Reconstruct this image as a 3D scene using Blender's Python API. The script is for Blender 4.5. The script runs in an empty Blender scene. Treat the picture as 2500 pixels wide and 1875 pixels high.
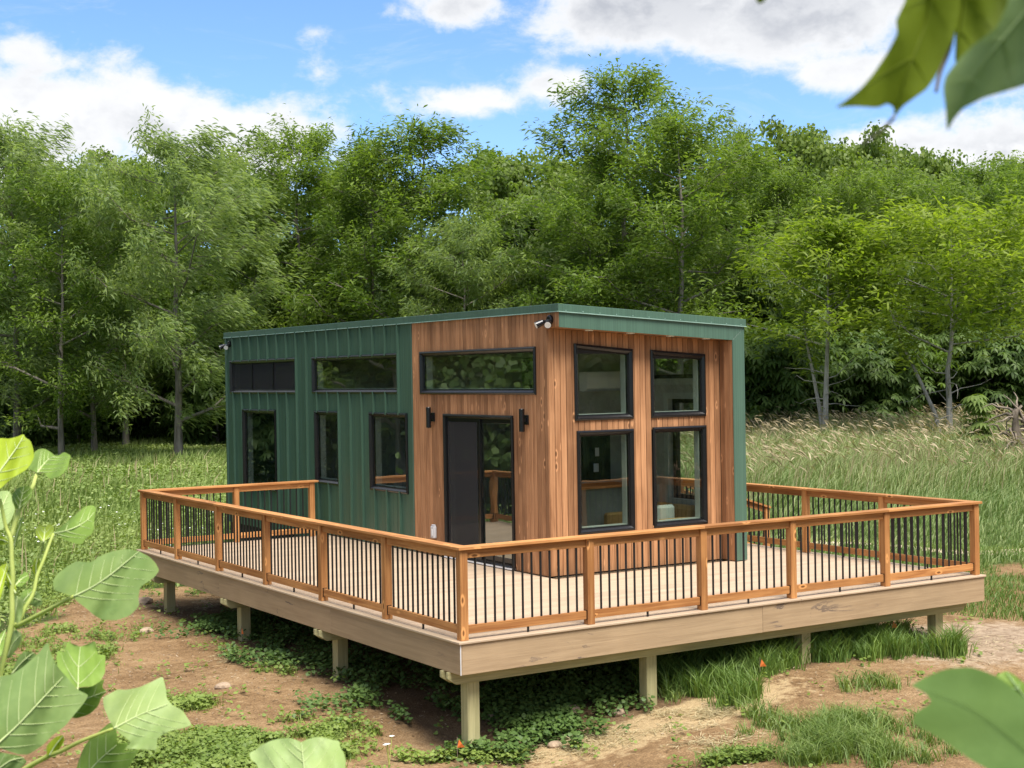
import bpy, bmesh, math, random
import numpy as np
from mathutils import Vector, Matrix
from mathutils.geometry import delaunay_2d_cdt

S = bpy.context.scene
COL = S.collection
rad = math.radians
random.seed(7)

# ------------------------------------------------------------------ camera, sky, sun, exposure
FPX, YAW, PITCH, ROLL = 3543.343, 0.565, -0.005, -0.016       # focal length in pixels of a 2500 px wide picture
CAM = Vector((-7.229, -12.457, 2.634))
Fw = Vector((math.sin(YAW)*math.cos(PITCH), math.cos(YAW)*math.cos(PITCH), math.sin(PITCH)))
R0 = Vector((math.cos(YAW), -math.sin(YAW), 0)); U0 = R0.cross(Fw)
Rt = R0*math.cos(ROLL)+U0*math.sin(ROLL); Up = U0*math.cos(ROLL)-R0*math.sin(ROLL)
cd = bpy.data.cameras.new('camera'); cam = bpy.data.objects.new('camera', cd); COL.objects.link(cam)
cam.matrix_world = Matrix(((Rt.x, Up.x, -Fw.x, CAM.x), (Rt.y, Up.y, -Fw.y, CAM.y), (Rt.z, Up.z, -Fw.z, CAM.z), (0, 0, 0, 1)))
cd.sensor_width = 36; cd.lens = 36*FPX/2500; cd.clip_start = 0.05; cd.clip_end = 3000
cd.dof.use_dof = True; cd.dof.focus_distance = 17.0; cd.dof.aperture_fstop = 25.0
S.camera = cam
S.cycles.max_bounces = 14; S.cycles.diffuse_bounces = 7; S.cycles.transmission_bounces = 10; S.cycles.transparent_max_bounces = 16

SUN_EL, SUN_AZ = rad(61), rad(182)         # azimuth measured from +Y towards +X: the sun stands behind the camera, to the right
sun_dir = Vector((math.sin(SUN_AZ)*math.cos(SUN_EL), math.cos(SUN_AZ)*math.cos(SUN_EL), math.sin(SUN_EL)))
sl = bpy.data.lights.new('sun', 'SUN'); sl.energy = 3.2; sl.angle = rad(32); sl.color = (1, .955, .88)
so = bpy.data.objects.new('sun', sl); COL.objects.link(so)
so.rotation_euler = sun_dir.to_track_quat('Z', 'Y').to_euler(); so.location = (0, -20, 40)

S.view_settings.view_transform = 'Standard'; S.view_settings.look = 'None'
S.view_settings.exposure = 1.15; S.view_settings.gamma = 1; S.view_settings.use_curve_mapping = False


class NT:
    """small helper round a node tree"""
    def __init__(s, tree):
        s.t = tree; s.n = tree.nodes; s.l = tree.links

    def node(s, kind, **kw):
        n = s.n.new(kind)
        for k, v in kw.items(): setattr(n, k, v)
        return n

    def put(s, sock, v):
        if isinstance(v, bpy.types.NodeSocket): s.l.new(v, sock)
        else: sock.default_value = v

    def math(s, op, a, b=None, c=None, clamp=False):
        n = s.node('ShaderNodeMath', operation=op, use_clamp=clamp)
        for i, v in enumerate((a, b, c)):
            if v is not None: s.put(n.inputs[i], v)
        return n.outputs[0]

    def mix(s, f, a, b, blend='MIX'):
        n = s.node('ShaderNodeMix', data_type='RGBA', blend_type=blend)
        s.put(n.inputs[0], f)
        for i, v in ((6, a), (7, b)):
            if not isinstance(v, bpy.types.NodeSocket) and len(v) == 3: v = (*v, 1)
            s.put(n.inputs[i], v)
        return n.outputs[2]

    def noise(s, vec, scale, detail=4, rough=.55, dist=0, out=0):
        n = s.node('ShaderNodeTexNoise')
        if vec is not None: s.l.new(vec, n.inputs['Vector'])
        n.inputs['Scale'].default_value = scale; n.inputs['Detail'].default_value = detail
        n.inputs['Roughness'].default_value = rough; n.inputs['Distortion'].default_value = dist
        return n.outputs[out]

    def smooth(s, v, a, b):
        n = s.node('ShaderNodeMapRange', interpolation_type='SMOOTHSTEP')
        s.put(n.inputs[0], v); n.inputs[1].default_value = a; n.inputs[2].default_value = b
        return n.outputs[0]

    def ramp(s, v, stops):
        n = s.node('ShaderNodeValToRGB'); e = n.color_ramp.elements
        while len(e) < len(stops): e.new(.5)
        for q, (p, c) in zip(e, stops): q.position = p; q.color = (*c, 1)
        s.put(n.inputs[0], v); return n.outputs[0]

    def mapping(s, vec, scale=(1, 1, 1), loc=(0, 0, 0)):
        n = s.node('ShaderNodeMapping'); s.l.new(vec, n.inputs[0])
        n.inputs['Scale'].default_value = scale; s.put(n.inputs['Location'], loc); return n.outputs[0]

    def bump(s, h, strength=.3, dist=.01):
        n = s.node('ShaderNodeBump'); s.l.new(h, n.inputs['Height'])
        n.inputs['Strength'].default_value = strength; n.inputs['Distance'].default_value = dist
        return n.outputs[0]


# world: Nishita sky with fair-weather clouds placed by azimuth and elevation
W = bpy.data.worlds.new('World'); S.world = W; W.use_nodes = True
w = NT(W.node_tree)
for n in list(w.n): w.n.remove(n)
sky = w.node('ShaderNodeTexSky', sky_type='NISHITA', sun_disc=False, sun_elevation=SUN_EL, sun_rotation=SUN_AZ,
             altitude=600, air_density=1.0, dust_density=.3, ozone_density=2.2)
tc = w.node('ShaderNodeTexCoord'); dvec = tc.outputs['Generated']
sep = w.node('ShaderNodeSeparateXYZ'); w.l.new(dvec, sep.inputs[0])
az = w.math('ARCTAN2', sep.outputs[0], sep.outputs[1]); el = w.math('ARCSINE', sep.outputs[2])
cvec = w.mapping(dvec, (1, 1, 1.5))
n_big = w.noise(cvec, 13, 8, .60, .15)
n_up = w.noise(w.mapping(dvec, (1, 1, 1.5), (0, 0, .022)), 13, 5, .60, .15)
n_fine = w.noise(cvec, 50, 6, .62, .3)
n_wisp = w.noise(w.mapping(dvec, (1, 1, 3.0)), 9, 5, .7, 1.2)


def skypx(u, v): return YAW+math.atan((u-1250)/FPX), math.atan((920-v+(u-1250)*-.016)/FPX)


blobs = [(60, 330, 420, 215, 1.0), (440, 335, 230, 120, 1.0), (690, 345, 205, 112, 1.0), (850, 400, 100, 50, .7), (-500, 320, 420, 240, 1.0),
         (1160, 245, 215, 60, .75), (1330, 205, 165, 62, .72), (1010, 40, 120, 45, .38), (1180, 15, 210, 62, .66), (775, 85, 95, 55, .40), (790, 175, 60, 50, .25),
         (1640, 20, 420, 125, 1.0), (1950, 60, 330, 150, 1.0), (2060, 190, 190, 75, .72), (2400, -40, 500, 150, 1.0), (1520, -160, 900, 150, 1.0),
         (2220, 390, 190, 72, .95), (2450, 400, 270, 95, 1.0), (2900, 380, 380, 140, 1.0), (2440, 240, 120, 42, .45), (1420, 345, 130, 40, .32)]
cov = None
for (u, v, ru, rv, a) in blobs:
    ba, be = skypx(u, v)
    dx = w.math('DIVIDE', w.math('SUBTRACT', az, ba), ru/FPX)
    dy = w.math('DIVIDE', w.math('SUBTRACT', el, be), rv/FPX)
    r = w.math('SQRT', w.math('ADD', w.math('MULTIPLY', dx, dx), w.math('MULTIPLY', dy, dy)))
    b = w.math('MULTIPLY', w.math('SUBTRACT', 1.25, r), a)
    cov = b if cov is None else w.math('SMOOTH_MAX', cov, b, .12)
# elsewhere: broken cumulus from noise alone
dAz = w.math('ABSOLUTE', w.math('SUBTRACT', az, YAW))
outside = w.math('MAXIMUM', w.smooth(dAz, .36, .52), w.smooth(el, .29, .40))
gen = w.math('MULTIPLY', w.math('SUBTRACT', w.noise(w.mapping(dvec, (1, 1, 1.8)), 3.2, 4, .55), .36), 4.0)
cov = w.math('ADD', w.math('MULTIPLY', cov, w.math('SUBTRACT', 1, outside)), w.math('MULTIPLY', gen, outside))
dens = w.math('ADD', cov, w.math('MULTIPLY', w.math('SUBTRACT', n_big, .5), 2.1))
dens = w.math('ADD', dens, w.math('MULTIPLY', w.math('SUBTRACT', n_fine, .5), .70))
alpha = w.smooth(dens, .13, .70)
thin = w.math('MULTIPLY', w.smooth(n_wisp, .52, .80), .22)
alpha = w.math('MAXIMUM', alpha, thin)
shade = w.smooth(w.math('SUBTRACT', n_up, n_big), -.10, .12)            # more cloud above means less light
greyf = w.math('MULTIPLY', w.smooth(dens, .45, 1.15), w.math('ADD', w.math('MULTIPLY', shade, .50), w.math('MULTIPLY', w.smooth(el, .185, .26), .62)), clamp=True)
cloudc = w.mix(greyf, (5.35, 5.42, 5.55), (3.0, 3.15, 3.5))
skyc = w.mix(1, sky.outputs[0], (.78, .95, 1.22), 'MULTIPLY')
fin = w.mix(alpha, skyc, cloudc)
bg = w.node('ShaderNodeBackground'); w.l.new(fin, bg.inputs[0]); bg.inputs[1].default_value = .085
wo = w.node('ShaderNodeOutputWorld'); w.l.new(bg.outputs[0], wo.inputs[0])


# ------------------------------------------------------------------ materials
def material(name):
    m = bpy.data.materials.new(name); m.use_nodes = True; t = NT(m.node_tree)
    for n in list(t.n): t.n.remove(n)
    out = t.node('ShaderNodeOutputMaterial')
    return m, t, out


def principled(t, out, col, rough=.6, normal=None, metal=0, spec=.4):
    p = t.node('ShaderNodeBsdfPrincipled')
    if not isinstance(col, bpy.types.NodeSocket) and len(col) == 3: col = (*col, 1)
    t.put(p.inputs['Base Color'], col); t.put(p.inputs['Roughness'], rough)
    p.inputs['Metallic'].default_value = metal; p.inputs['Specular IOR Level'].default_value = spec
    if normal is not None: t.l.new(normal, p.inputs['Normal'])
    t.l.new(p.outputs[0], out.inputs[0]); return p


def objcoord(t, off=60):
    c = t.node('ShaderNodeTexCoord').outputs['Object']; oi = t.node('ShaderNodeObjectInfo').outputs['Random']
    cx = t.node('ShaderNodeCombineXYZ')
    for i, k in enumerate((1, .37, .71)): t.l.new(t.math('MULTIPLY', oi, off*k), cx.inputs[i])
    a = t.node('ShaderNodeVectorMath', operation='ADD'); t.l.new(c, a.inputs[0]); t.l.new(cx.outputs[0], a.inputs[1])
    return a.outputs[0], oi


def m_wood(name, axis, dark, light, tone=.25, knots=.0, rough=.62, grain=1.0, stain=None, fine=1.0):
    m, t, out = material(name); v, oi = objcoord(t)
    sc = [26*grain]*3; sc['xyz'.index(axis)] = 1.1
    g1 = t.noise(t.mapping(v, sc), 1.0, 5, .6, .6)
    sc2 = [95*fine]*3; sc2['xyz'.index(axis)] = 3.0
    g2 = t.noise(t.mapping(v, sc2), 1.0, 3, .6)
    f = t.math('ADD', t.math('MULTIPLY', g1, .75), t.math('MULTIPLY', g2, .35))
    f = t.smooth(f, .30, .80)
    c = t.mix(f, dark, light)
    c = t.mix(t.math('MULTIPLY', t.smooth(oi, 0, 1), tone), c, tuple(x*.42 for x in dark))
    broad = t.noise(v, 1.6, 3, .5)
    c = t.mix(t.math('MULTIPLY', t.smooth(broad, .4, .75), .25), c, tuple(min(1, x*1.25) for x in light))
    if knots:
        sk = [10.5]*3; sk['xyz'.index(axis)] = 4.2
        vo = t.node('ShaderNodeTexVoronoi'); t.l.new(t.mapping(v, sk), vo.inputs['Vector']); vo.inputs['Scale'].default_value = 1.0
        vc = t.node('ShaderNodeSeparateColor'); t.l.new(vo.outputs['Color'], vc.inputs[0])
        pick = t.math('GREATER_THAN', vc.outputs[0], 1-knots)
        d = vo.outputs['Distance']
        ring = t.math('MULTIPLY', t.math('SUBTRACT', t.smooth(d, .34, .22), t.smooth(d, .20, .12)), pick, clamp=True)
        core = t.math('MULTIPLY', t.smooth(d, .17, .09), pick)
        c = t.mix(t.math('MULTIPLY', ring, .55), c, tuple(min(1, x*1.35) for x in light))
        c = t.mix(t.math('MULTIPLY', core, .75), c, tuple(x*.35 for x in dark))
    if stain:
        s2 = [2.6]*3; s2['xyz'.index(axis)] = .55
        st = t.noise(t.mapping(v, s2), 1.0, 6, .62, 1.8)
        ln = t.math('MULTIPLY', t.smooth(st, .585, .60), t.smooth(st, .64, .61))
        ln = t.math('MULTIPLY', ln, t.smooth(t.noise(v, 1.1, 2), .50, .66))
        c = t.mix(t.math('MULTIPLY', ln, .75), c, stain)
    n = t.bump(f, .22, .004)
    principled(t, out, c, rough, n, spec=.25); return m


def m_plain(name, col, rough=.5, metal=0, spec=.4, var=.12, scale=3, bump=0):
    m, t, out = material(name); v, oi = objcoord(t)
    nz = t.noise(v, scale, 5, .6)
    c = t.mix(t.smooth(nz, .3, .7), tuple(x*(1-var) for x in col), tuple(min(1, x*(1+var)) for x in col))
    n = t.bump(t.noise(v, 60, 3), bump, .002) if bump else None
    principled(t, out, c, rough, n, metal, spec); return m


def m_metal_panel(name, col, rough=.42):
    m, t, out = material(name); v, oi = objcoord(t)
    st = t.noise(t.mapping(v, (70, 70, .25)), 1, 2, .5)                    # long faint roll-forming streaks
    c = t.mix(t.smooth(st, .3, .7), tuple(x*.86 for x in col), tuple(x*1.15 for x in col))
    c = t.mix(t.math('MULTIPLY', t.smooth(t.noise(v, 1.3, 4), .4, .8), .18), c, tuple(min(1, x*1.5+.01) for x in col))
    b = t.bump(t.noise(t.mapping(v, (2.2, 2.2, .6)), 1, 2), .25, .02)
    principled(t, out, c, rough, b, 0, .5); return m


def m_leaf(name, c1, c2, trans=.35, rough=.5, under=None, spec=.3, shade=0.):
    m, t, out = material(name)
    a = t.node('ShaderNodeAttribute'); a.attribute_name = 'tint'
    oi = t.node('ShaderNodeObjectInfo').outputs['Random']
    f = t.math('ADD', a.outputs['Fac'], t.math('MULTIPLY', t.math('SUBTRACT', oi, .5), .25), clamp=True)
    c = t.mix(f, c1, c2)
    if under:
        geo = t.node('ShaderNodeNewGeometry'); c = t.mix(t.math('MULTIPLY', geo.outputs['Backfacing'], .75), c, under)
    p = t.node('ShaderNodeBsdfPrincipled'); t.l.new(c, p.inputs['Base Color']); p.inputs['Roughness'].default_value = rough
    p.inputs['Specular IOR Level'].default_value = spec
    tr = t.node('ShaderNodeBsdfTranslucent')
    tc_ = t.mix(1, c, (1.15, 1.25, .45, 1), 'MULTIPLY'); t.l.new(tc_, tr.inputs[0])
    mx = t.node('ShaderNodeMixShader'); mx.inputs[0].default_value = trans
    t.l.new(p.outputs[0], mx.inputs[1]); t.l.new(tr.outputs[0], mx.inputs[2]); t.l.new(mx.outputs[0], out.inputs[0])
    return m


def m_glass():
    m, t, out = material('window_glass')
    fr = t.node('ShaderNodeFresnel'); fr.inputs[0].default_value = 1.55
    g = t.node('ShaderNodeBsdfGlossy'); g.inputs['Roughness'].default_value = .004; g.inputs[0].default_value = (.92, .97, .95, 1)
    v = t.node('ShaderNodeTexCoord').outputs['Object']
    t.l.new(t.bump(t.noise(v, 1.1, 2), .12, .02), g.inputs['Normal'])
    tr = t.node('ShaderNodeBsdfTransparent'); tr.inputs[0].default_value = (.92, .96, .93, 1)
    front = t.math('SUBTRACT', 1, t.node('ShaderNodeNewGeometry').outputs['Backfacing'])      # the mirror sits on the outer face of each pane
    mx = t.node('ShaderNodeMixShader'); t.l.new(t.math('MULTIPLY', t.math('ADD', t.math('MULTIPLY', fr.outputs[0], 2.9), .02, clamp=True), front), mx.inputs[0])
    t.l.new(tr.outputs[0], mx.inputs[1]); t.l.new(g.outputs[0], mx.inputs[2]); t.l.new(mx.outputs[0], out.inputs[0])
    return m


def m_screen():
    m, t, out = material('insect_screen')
    d = t.node('ShaderNodeBsdfDiffuse'); d.inputs[0].default_value = (.06, .06, .063, 1)
    tr = t.node('ShaderNodeBsdfTransparent'); tr.inputs[0].default_value = (.8, .8, .8, 1)
    mx = t.node('ShaderNodeMixShader'); mx.inputs[0].default_value = .42
    t.l.new(tr.outputs[0], mx.inputs[1]); t.l.new(d.outputs[0], mx.inputs[2]); t.l.new(mx.outputs[0], out.inputs[0])
    return m


def m_ground():
    m, t, out = material('soil_and_turf'); v = t.node('ShaderNodeTexCoord').outputs['Object']

    def at(n):
        a = t.node('ShaderNodeAttribute'); a.attribute_name = n; return a.outputs['Fac']
    big = t.noise(v, .9, 6, .6, .3); mid = t.noise(v, 7, 6, .65); fine = t.noise(v, 45, 5, .7)
    soil = t.ramp(t.math('ADD', t.math('MULTIPLY', big, .4), t.math('ADD', t.math('MULTIPLY', mid, .38), t.math('MULTIPLY', fine, .22))),
                  [(.30, (.11, .064, .030)), (.43, (.26, .158, .074)), (.55, (.40, .258, .130)), (.72, (.53, .385, .225))])
    soil = t.mix(t.smooth(fine, .35, .75), t.mix(.45, soil, (.05, .03, .02)), soil)
    vo = t.node('ShaderNodeTexVoronoi'); t.l.new(v, vo.inputs['Vector']); vo.inputs['Scale'].default_value = 26
    peb = t.smooth(vo.outputs['Distance'], .16, .08)
    soil = t.mix(t.math('MULTIPLY', peb, t.smooth(mid, .52, .62)), soil, (.38, .29, .20))
    st = t.noise(t.mapping(v, (1, 1, 1)), 60, 3, .7, 2.5)
    straw = t.ramp(st, [(.30, (.20, .125, .06)), (.48, (.42, .30, .16)), (.66, (.60, .47, .27))])
    sm = t.smooth(t.math('ADD', at('straw'), t.math('MULTIPLY', t.math('SUBTRACT', mid, .5), 1.6)), .35, .7)
    c = t.mix(sm, soil, straw)
    c = t.mix(t.math('MULTIPLY', at('dark_soil'), .6), c, (.045, .030, .022))
    grey = t.ramp(mid, [(.3, (.20, .135, .085)), (.6, (.43, .325, .225))])
    c = t.mix(t.smooth(t.math('ADD', at('mulch'), t.math('MULTIPLY', t.math('SUBTRACT', mid, .5), .8)), .35, .75), c, grey)
    gr = t.ramp(t.math('ADD', t.math('MULTIPLY', mid, .5), t.math('MULTIPLY', fine, .5)), [(.3, (.020, .032, .008)), (.5, (.055, .085, .020)), (.7, (.13, .15, .05))])
    gm = t.smooth(t.math('ADD', at('turf'), t.math('MULTIPLY', t.math('SUBTRACT', mid, .5), .7)), .35, .65)
    c = t.mix(gm, c, gr)
    principled(t, out, c, .95, t.bump(t.math('ADD', mid, t.math('MULTIPLY', fine, .5)), .9, .04), spec=.1)
    return m


def m_tulip(name, c1, c2, trans):
    m, t, out = material(name); v = t.node('ShaderNodeTexCoord').outputs['Object']
    f = t.noise(v, 22, 5, .6); c = t.mix(t.smooth(f, .3, .7), c1, c2)
    c = t.mix(t.math('MULTIPLY', t.smooth(t.noise(v, 55, 4, .7), .62, .74), .35), c, tuple(x*.62 for x in c1))      # blemishes
    c = t.mix(t.math('MULTIPLY', t.smooth(t.noise(v, 9, 3, .5), .45, .75), .30), c, (c2[0]*1.05, c2[1]*1.0, c2[2]*.45))
    p = t.node('ShaderNodeBsdfPrincipled'); t.l.new(c, p.inputs['Base Color']); p.inputs['Roughness'].default_value = .5
    p.inputs['Specular IOR Level'].default_value = .25
    t.l.new(t.bump(t.noise(v, 160, 3), .18, .001), p.inputs['Normal'])
    tr = t.node('ShaderNodeBsdfTranslucent'); t.l.new(t.mix(1, c, (1.2, 1.25, .35, 1), 'MULTIPLY'), tr.inputs[0])
    mx = t.node('ShaderNodeMixShader'); mx.inputs[0].default_value = trans
    t.l.new(p.outputs[0], mx.inputs[1]); t.l.new(tr.outputs[0], mx.inputs[2]); t.l.new(mx.outputs[0], out.inputs[0]); return m


M = {}
CED_D, CED_L = (.29, .105, .030), (.66, .325, .115)
for ax in 'xyz':
    M['cedar_'+ax] = m_wood('cedar_'+ax, ax, CED_D, CED_L, .42, .18)
    M['treated_'+ax] = m_wood('treated_'+ax, ax, (.27, .25, .12), (.50, .455, .24), .2, .05)
M['siding'] = m_wood('stained_siding', 'z', (.25, .110, .046), (.55, .285, .138), .55, .15, fine=1.2)
M['deck_board'] = m_wood('deck_composite', 'x', (.44, .325, .22), (.54, .41, .285), .18, 0, .55)
M['deck_edge'] = m_wood('deck_edge_composite', 'y', (.43, .325, .215), (.53, .41, .28), .10, 0, .55)
M['fascia_x'] = m_wood('fascia_composite_x', 'x', (.31, .215, .125), (.42, .30, .180), .12, 0, .6, stain=(.10, .08, .075))
M['fascia_y'] = m_wood('fascia_composite_y', 'y', (.31, .215, .125), (.42, .30, .180), .12, 0, .6, stain=(.10, .08, .075))
M['green'] = m_metal_panel('green_steel', (.052, .108, .071))
M['green_trim'] = m_metal_panel('green_trim', (.070, .132, .094), .38)
M['pale_lip'] = m_plain('pale_green_edge', (.24, .36, .30), .4)
M['black'] = m_plain('black_aluminium', (.007, .007, .008), .26, 0, .5, .1)
M['black_bar'] = m_plain('black_baluster', (.012, .012, .013), .42)
M['dark'] = m_plain('dark_underside', (.02, .018, .016), .9)
M['inner_wall'] = m_plain('interior_paint', (.36, .37, .33), .7)
M['inner_dark'] = m_plain('interior_dark_wall', (.24, .25, .22), .7)
M['tile'] = m_plain('dark_green_tile', (.035, .05, .042), .25)
M['white'] = m_plain('white_plastic', (.78, .78, .77), .35, var=.04)
M['jamb'] = m_plain('window_jamb', (.40, .43, .38), .5)
M['inner_floor'] = m_wood('interior_floor', 'y', (.20, .13, .07), (.34, .24, .14), .3)
M['sofa'] = m_plain('tan_fabric', (.36, .22, .075), .85, bump=.3)
M['clear_plastic'] = m_plain('milky_plastic', (.55, .55, .56), .2, 0, .6)
M['lens'] = m_plain('lamp_lens', (.75, .75, .72), .3)
M['glass'] = m_glass(); M['screen'] = m_screen(); M['ground'] = m_ground()
M['sand'] = m_plain('sandy_path', (.56, .45, .31), .95, var=.25, scale=4, bump=.6)
M['bark'] = m_wood('grey_bark', 'z', (.075, .062, .05), (.34, .30, .25), .2, 0, .95, .35, fine=.25)
M['bark_pale'] = m_wood('pale_bark', 'z', (.20, .18, .15), (.56, .52, .45), .2, 0, .95, .35, fine=.25)
M['dead_wood'] = m_wood('dead_wood', 'z', (.06, .045, .035), (.34, .28, .21), .3, 0, .95, .4)
M['rock'] = m_plain('rock', (.34, .25, .17), .9, var=.35, scale=9, bump=.8)
M['orange'] = m_plain('orange_plastic', (.85, .22, .05), .5)
M['petal'] = m_plain('white_petal', (.80, .80, .74), .6)
M['locust'] = m_leaf('locust_leaf', (.095, .162, .028), (.250, .335, .072), .50)
M['locust_lime'] = m_leaf('locust_lime_leaf', (.155, .230, .026), (.320, .395, .058), .54)
M['pale_locust'] = m_leaf('windblown_leaf', (.122, .190, .050), (.280, .350, .125), .50, under=(.31, .38, .21))
M['broad'] = m_leaf('broad_leaf', (.105, .168, .028), (.250, .325, .070), .48, .42)
M['fan'] = m_leaf('drooping_leaf', (.095, .158, .034), (.235, .310, .088), .48, .42)
M['shrub'] = m_leaf('shrub_leaf', (.060, .112, .024), (.160, .232, .060), .42)
M['ivy'] = m_leaf('ground_ivy_leaf', (.060, .115, .026), (.145, .225, .055), .22)
M['weed'] = m_leaf('weed_leaf', (.115, .185, .030), (.270, .350, .080), .34)
M['blade'] = m_leaf('grass_blade', (.130, .215, .050), (.440, .480, .220), .30)
M['lawn'] = m_leaf('lawn_blade', (.090, .165, .030), (.290, .370, .110), .32)
M['lush'] = m_leaf('lush_grass_blade', (.085, .165, .030), (.230, .335, .080), .36)
M['meadow'] = m_leaf('meadow_blade', (.150, .230, .050), (.360, .430, .140), .30)
M['litter'] = m_leaf('brown_litter', (.12, .075, .042), (.46, .35, .23), .1)
M['straw_blade'] = m_leaf('dry_stalk', (.34, .28, .15), (.60, .50, .31), .2)
M['seed'] = m_leaf('seed_head', (.26, .20, .11), (.46, .37, .23), .2)
M['tl_yellow'] = m_tulip('tulip_leaf_yellow', (.34, .44, .030), (.43, .53, .045), .42)
M['tl_green'] = m_tulip('tulip_leaf_green', (.21, .33, .06), (.29, .42, .09), .36)
M['tl_pale'] = m_tulip('tulip_leaf_pale', (.30, .41, .14), (.39, .49, .20), .32)
M['tl_grey'] = m_tulip('tulip_leaf_greygreen', (.19, .29, .085), (.27, .37, .12), .28)
M['tl_olive'] = m_tulip('tulip_leaf_olive', (.14, .19, .012), (.19, .25, .018), .45)
M['tl_dull'] = m_tulip('tulip_leaf_dull', (.15, .25, .065), (.20, .31, .09), .3)
M['tl_sage'] = m_tulip('tulip_leaf_sage', (.25, .34, .16), (.32, .42, .22), .45)  # soft grey-green of the right-hand hanging leaf
M['vein'] = m_plain('leaf_vein', (.52, .60, .27), .6)
M['vein_dim'] = m_plain('leaf_vein_dim', (.30, .42, .18), .6)
M['stem'] = m_tulip('green_stem', (.46, .54, .13), (.58, .64, .20), .25)
M['twig'] = m_plain('twig_bark', (.26, .20, .16), .8)


# ------------------------------------------------------------------ object helpers
def tag(o, label=None, cat=None, group=None, kind=None):
    if label: o['label'] = label
    if cat: o['category'] = cat
    if group: o['group'] = group
    if kind: o['kind'] = kind
    return o


def thing(name, label, cat, loc=(0, 0, 0), group=None):
    o = bpy.data.objects.new(name, None); COL.objects.link(o); o.location = loc; o.empty_display_size = .2
    return tag(o, label, cat, group)


def link(name, me, mat=None, parent=None, loc=(0, 0, 0)):
    if mat is not None and not me.materials: me.materials.append(mat)
    o = bpy.data.objects.new(name, me); COL.objects.link(o); o.location = loc
    if parent is not None: o.parent = parent
    return o


class MB:
    def __init__(s): s.v = []; s.f = []; s.m = []

    def face_idx(s, vs, faces, mi=0):
        k = len(s.v); s.v += [tuple(p) for p in vs]
        for f in faces: s.f.append(tuple(i+k for i in f)); s.m.append(mi)

    def box(s, a, b, mi=0):
        x0, y0, z0 = a; x1, y1, z1 = b
        s.face_idx([(x0, y0, z0), (x1, y0, z0), (x1, y1, z0), (x0, y1, z0), (x0, y0, z1), (x1, y0, z1), (x1, y1, z1), (x0, y1, z1)],
                   [(0, 3, 2, 1), (4, 5, 6, 7), (0, 1, 5, 4), (1, 2, 6, 5), (2, 3, 7, 6), (3, 0, 4, 7)], mi)
        return s

    def prism(s, poly, axis, a, b, mi=0):
        """poly: 2-D outline; axis: extrusion axis; other two coordinates follow in xyz order"""
        def p3(q, t):
            q = list(q); q.insert('xyz'.index(axis), t); return tuple(q)
        n = len(poly)
        s.face_idx([p3(q, a) for q in poly]+[p3(q, b) for q in poly],
                   [tuple(range(n))[::-1], tuple(range(n, 2*n))]+[(i, (i+1) % n, n+(i+1) % n, n+i) for i in range(n)], mi)
        return s

    def tube(s, pts, radii, seg=6, mi=0, cap=True):
        pts = [Vector(p) for p in pts]; k = len(s.v); n = len(pts)
        if not hasattr(radii, '__len__'): radii = [radii]*n
        ref = Vector((.31, .22, .93))
        for i, p in enumerate(pts):
            d = (pts[min(i+1, n-1)]-pts[max(i-1, 0)]).normalized()
            a = d.cross(ref)
            if a.length < .05: a = d.cross(Vector((1, 0, 0)))
            a.normalize(); b = d.cross(a)
            for j in range(seg):
                an = 2*math.pi*j/seg; s.v.append(tuple(p+(a*math.cos(an)+b*math.sin(an))*radii[i]))
        for i in range(n-1):
            for j in range(seg):
                s.f.append((k+i*seg+j, k+i*seg+(j+1) % seg, k+(i+1)*seg+(j+1) % seg, k+(i+1)*seg+j)); s.m.append(mi)
        if cap:
            s.f.append(tuple(k+j for j in range(seg))[::-1]); s.m.append(mi)
            s.f.append(tuple(k+(n-1)*seg+j for j in range(seg))); s.m.append(mi)
        return s

    def mesh(s, name, mats=(), bevel=0, off=(0, 0, 0), smooth=False):
        me = bpy.data.meshes.new(name)
        me.from_pydata([(a-off[0], b-off[1], c-off[2]) for a, b, c in s.v], [], s.f)
        for m_ in mats: me.materials.append(m_)
        if len(mats) > 1: me.polygons.foreach_set('material_index', s.m)
        bm = bmesh.new(); bm.from_mesh(me); bmesh.ops.recalc_face_normals(bm, faces=bm.faces)
        if bevel: bmesh.ops.bevel(bm, geom=list(bm.edges), offset=bevel, segments=1, affect='EDGES', profile=.5)
        bm.to_mesh(me); bm.free()
        if smooth: me.polygons.foreach_set('use_smooth', [True]*len(me.polygons))
        return me

    def build(s, name, mat, parent=None, bevel=0, smooth=False):
        mats = mat if isinstance(mat, (list, tuple)) else [mat]
        off = parent.matrix_world_loc if False else world_loc(parent)
        return link(name, s.mesh(name, mats, bevel, off, smooth), None, parent)


def world_loc(o):
    v = Vector((0, 0, 0))
    while o is not None: v = v+o.location; o = o.parent
    return v


def tri_mesh(name, V, T, tint=None, mat=None, smooth=False):
    me = bpy.data.meshes.new(name); V = np.asarray(V, np.float32); T = np.asarray(T, np.int32)
    me.vertices.add(len(V)); me.vertices.foreach_set('co', V.ravel())
    me.loops.add(T.size); me.loops.foreach_set('vertex_index', T.ravel())
    me.polygons.add(len(T)); me.polygons.foreach_set('loop_start', np.arange(0, T.size, 3, dtype=np.int32))
    me.polygons.foreach_set('loop_total', np.full(len(T), 3, np.int32))
    if smooth: me.polygons.foreach_set('use_smooth', np.ones(len(T), bool))
    if tint is not None:
        a = me.attributes.new('tint', 'FLOAT', 'POINT'); a.data.foreach_set('value', np.asarray(tint, np.float32))
    me.update(calc_edges=True)
    if mat: me.materials.append(mat)
    return me


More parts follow.
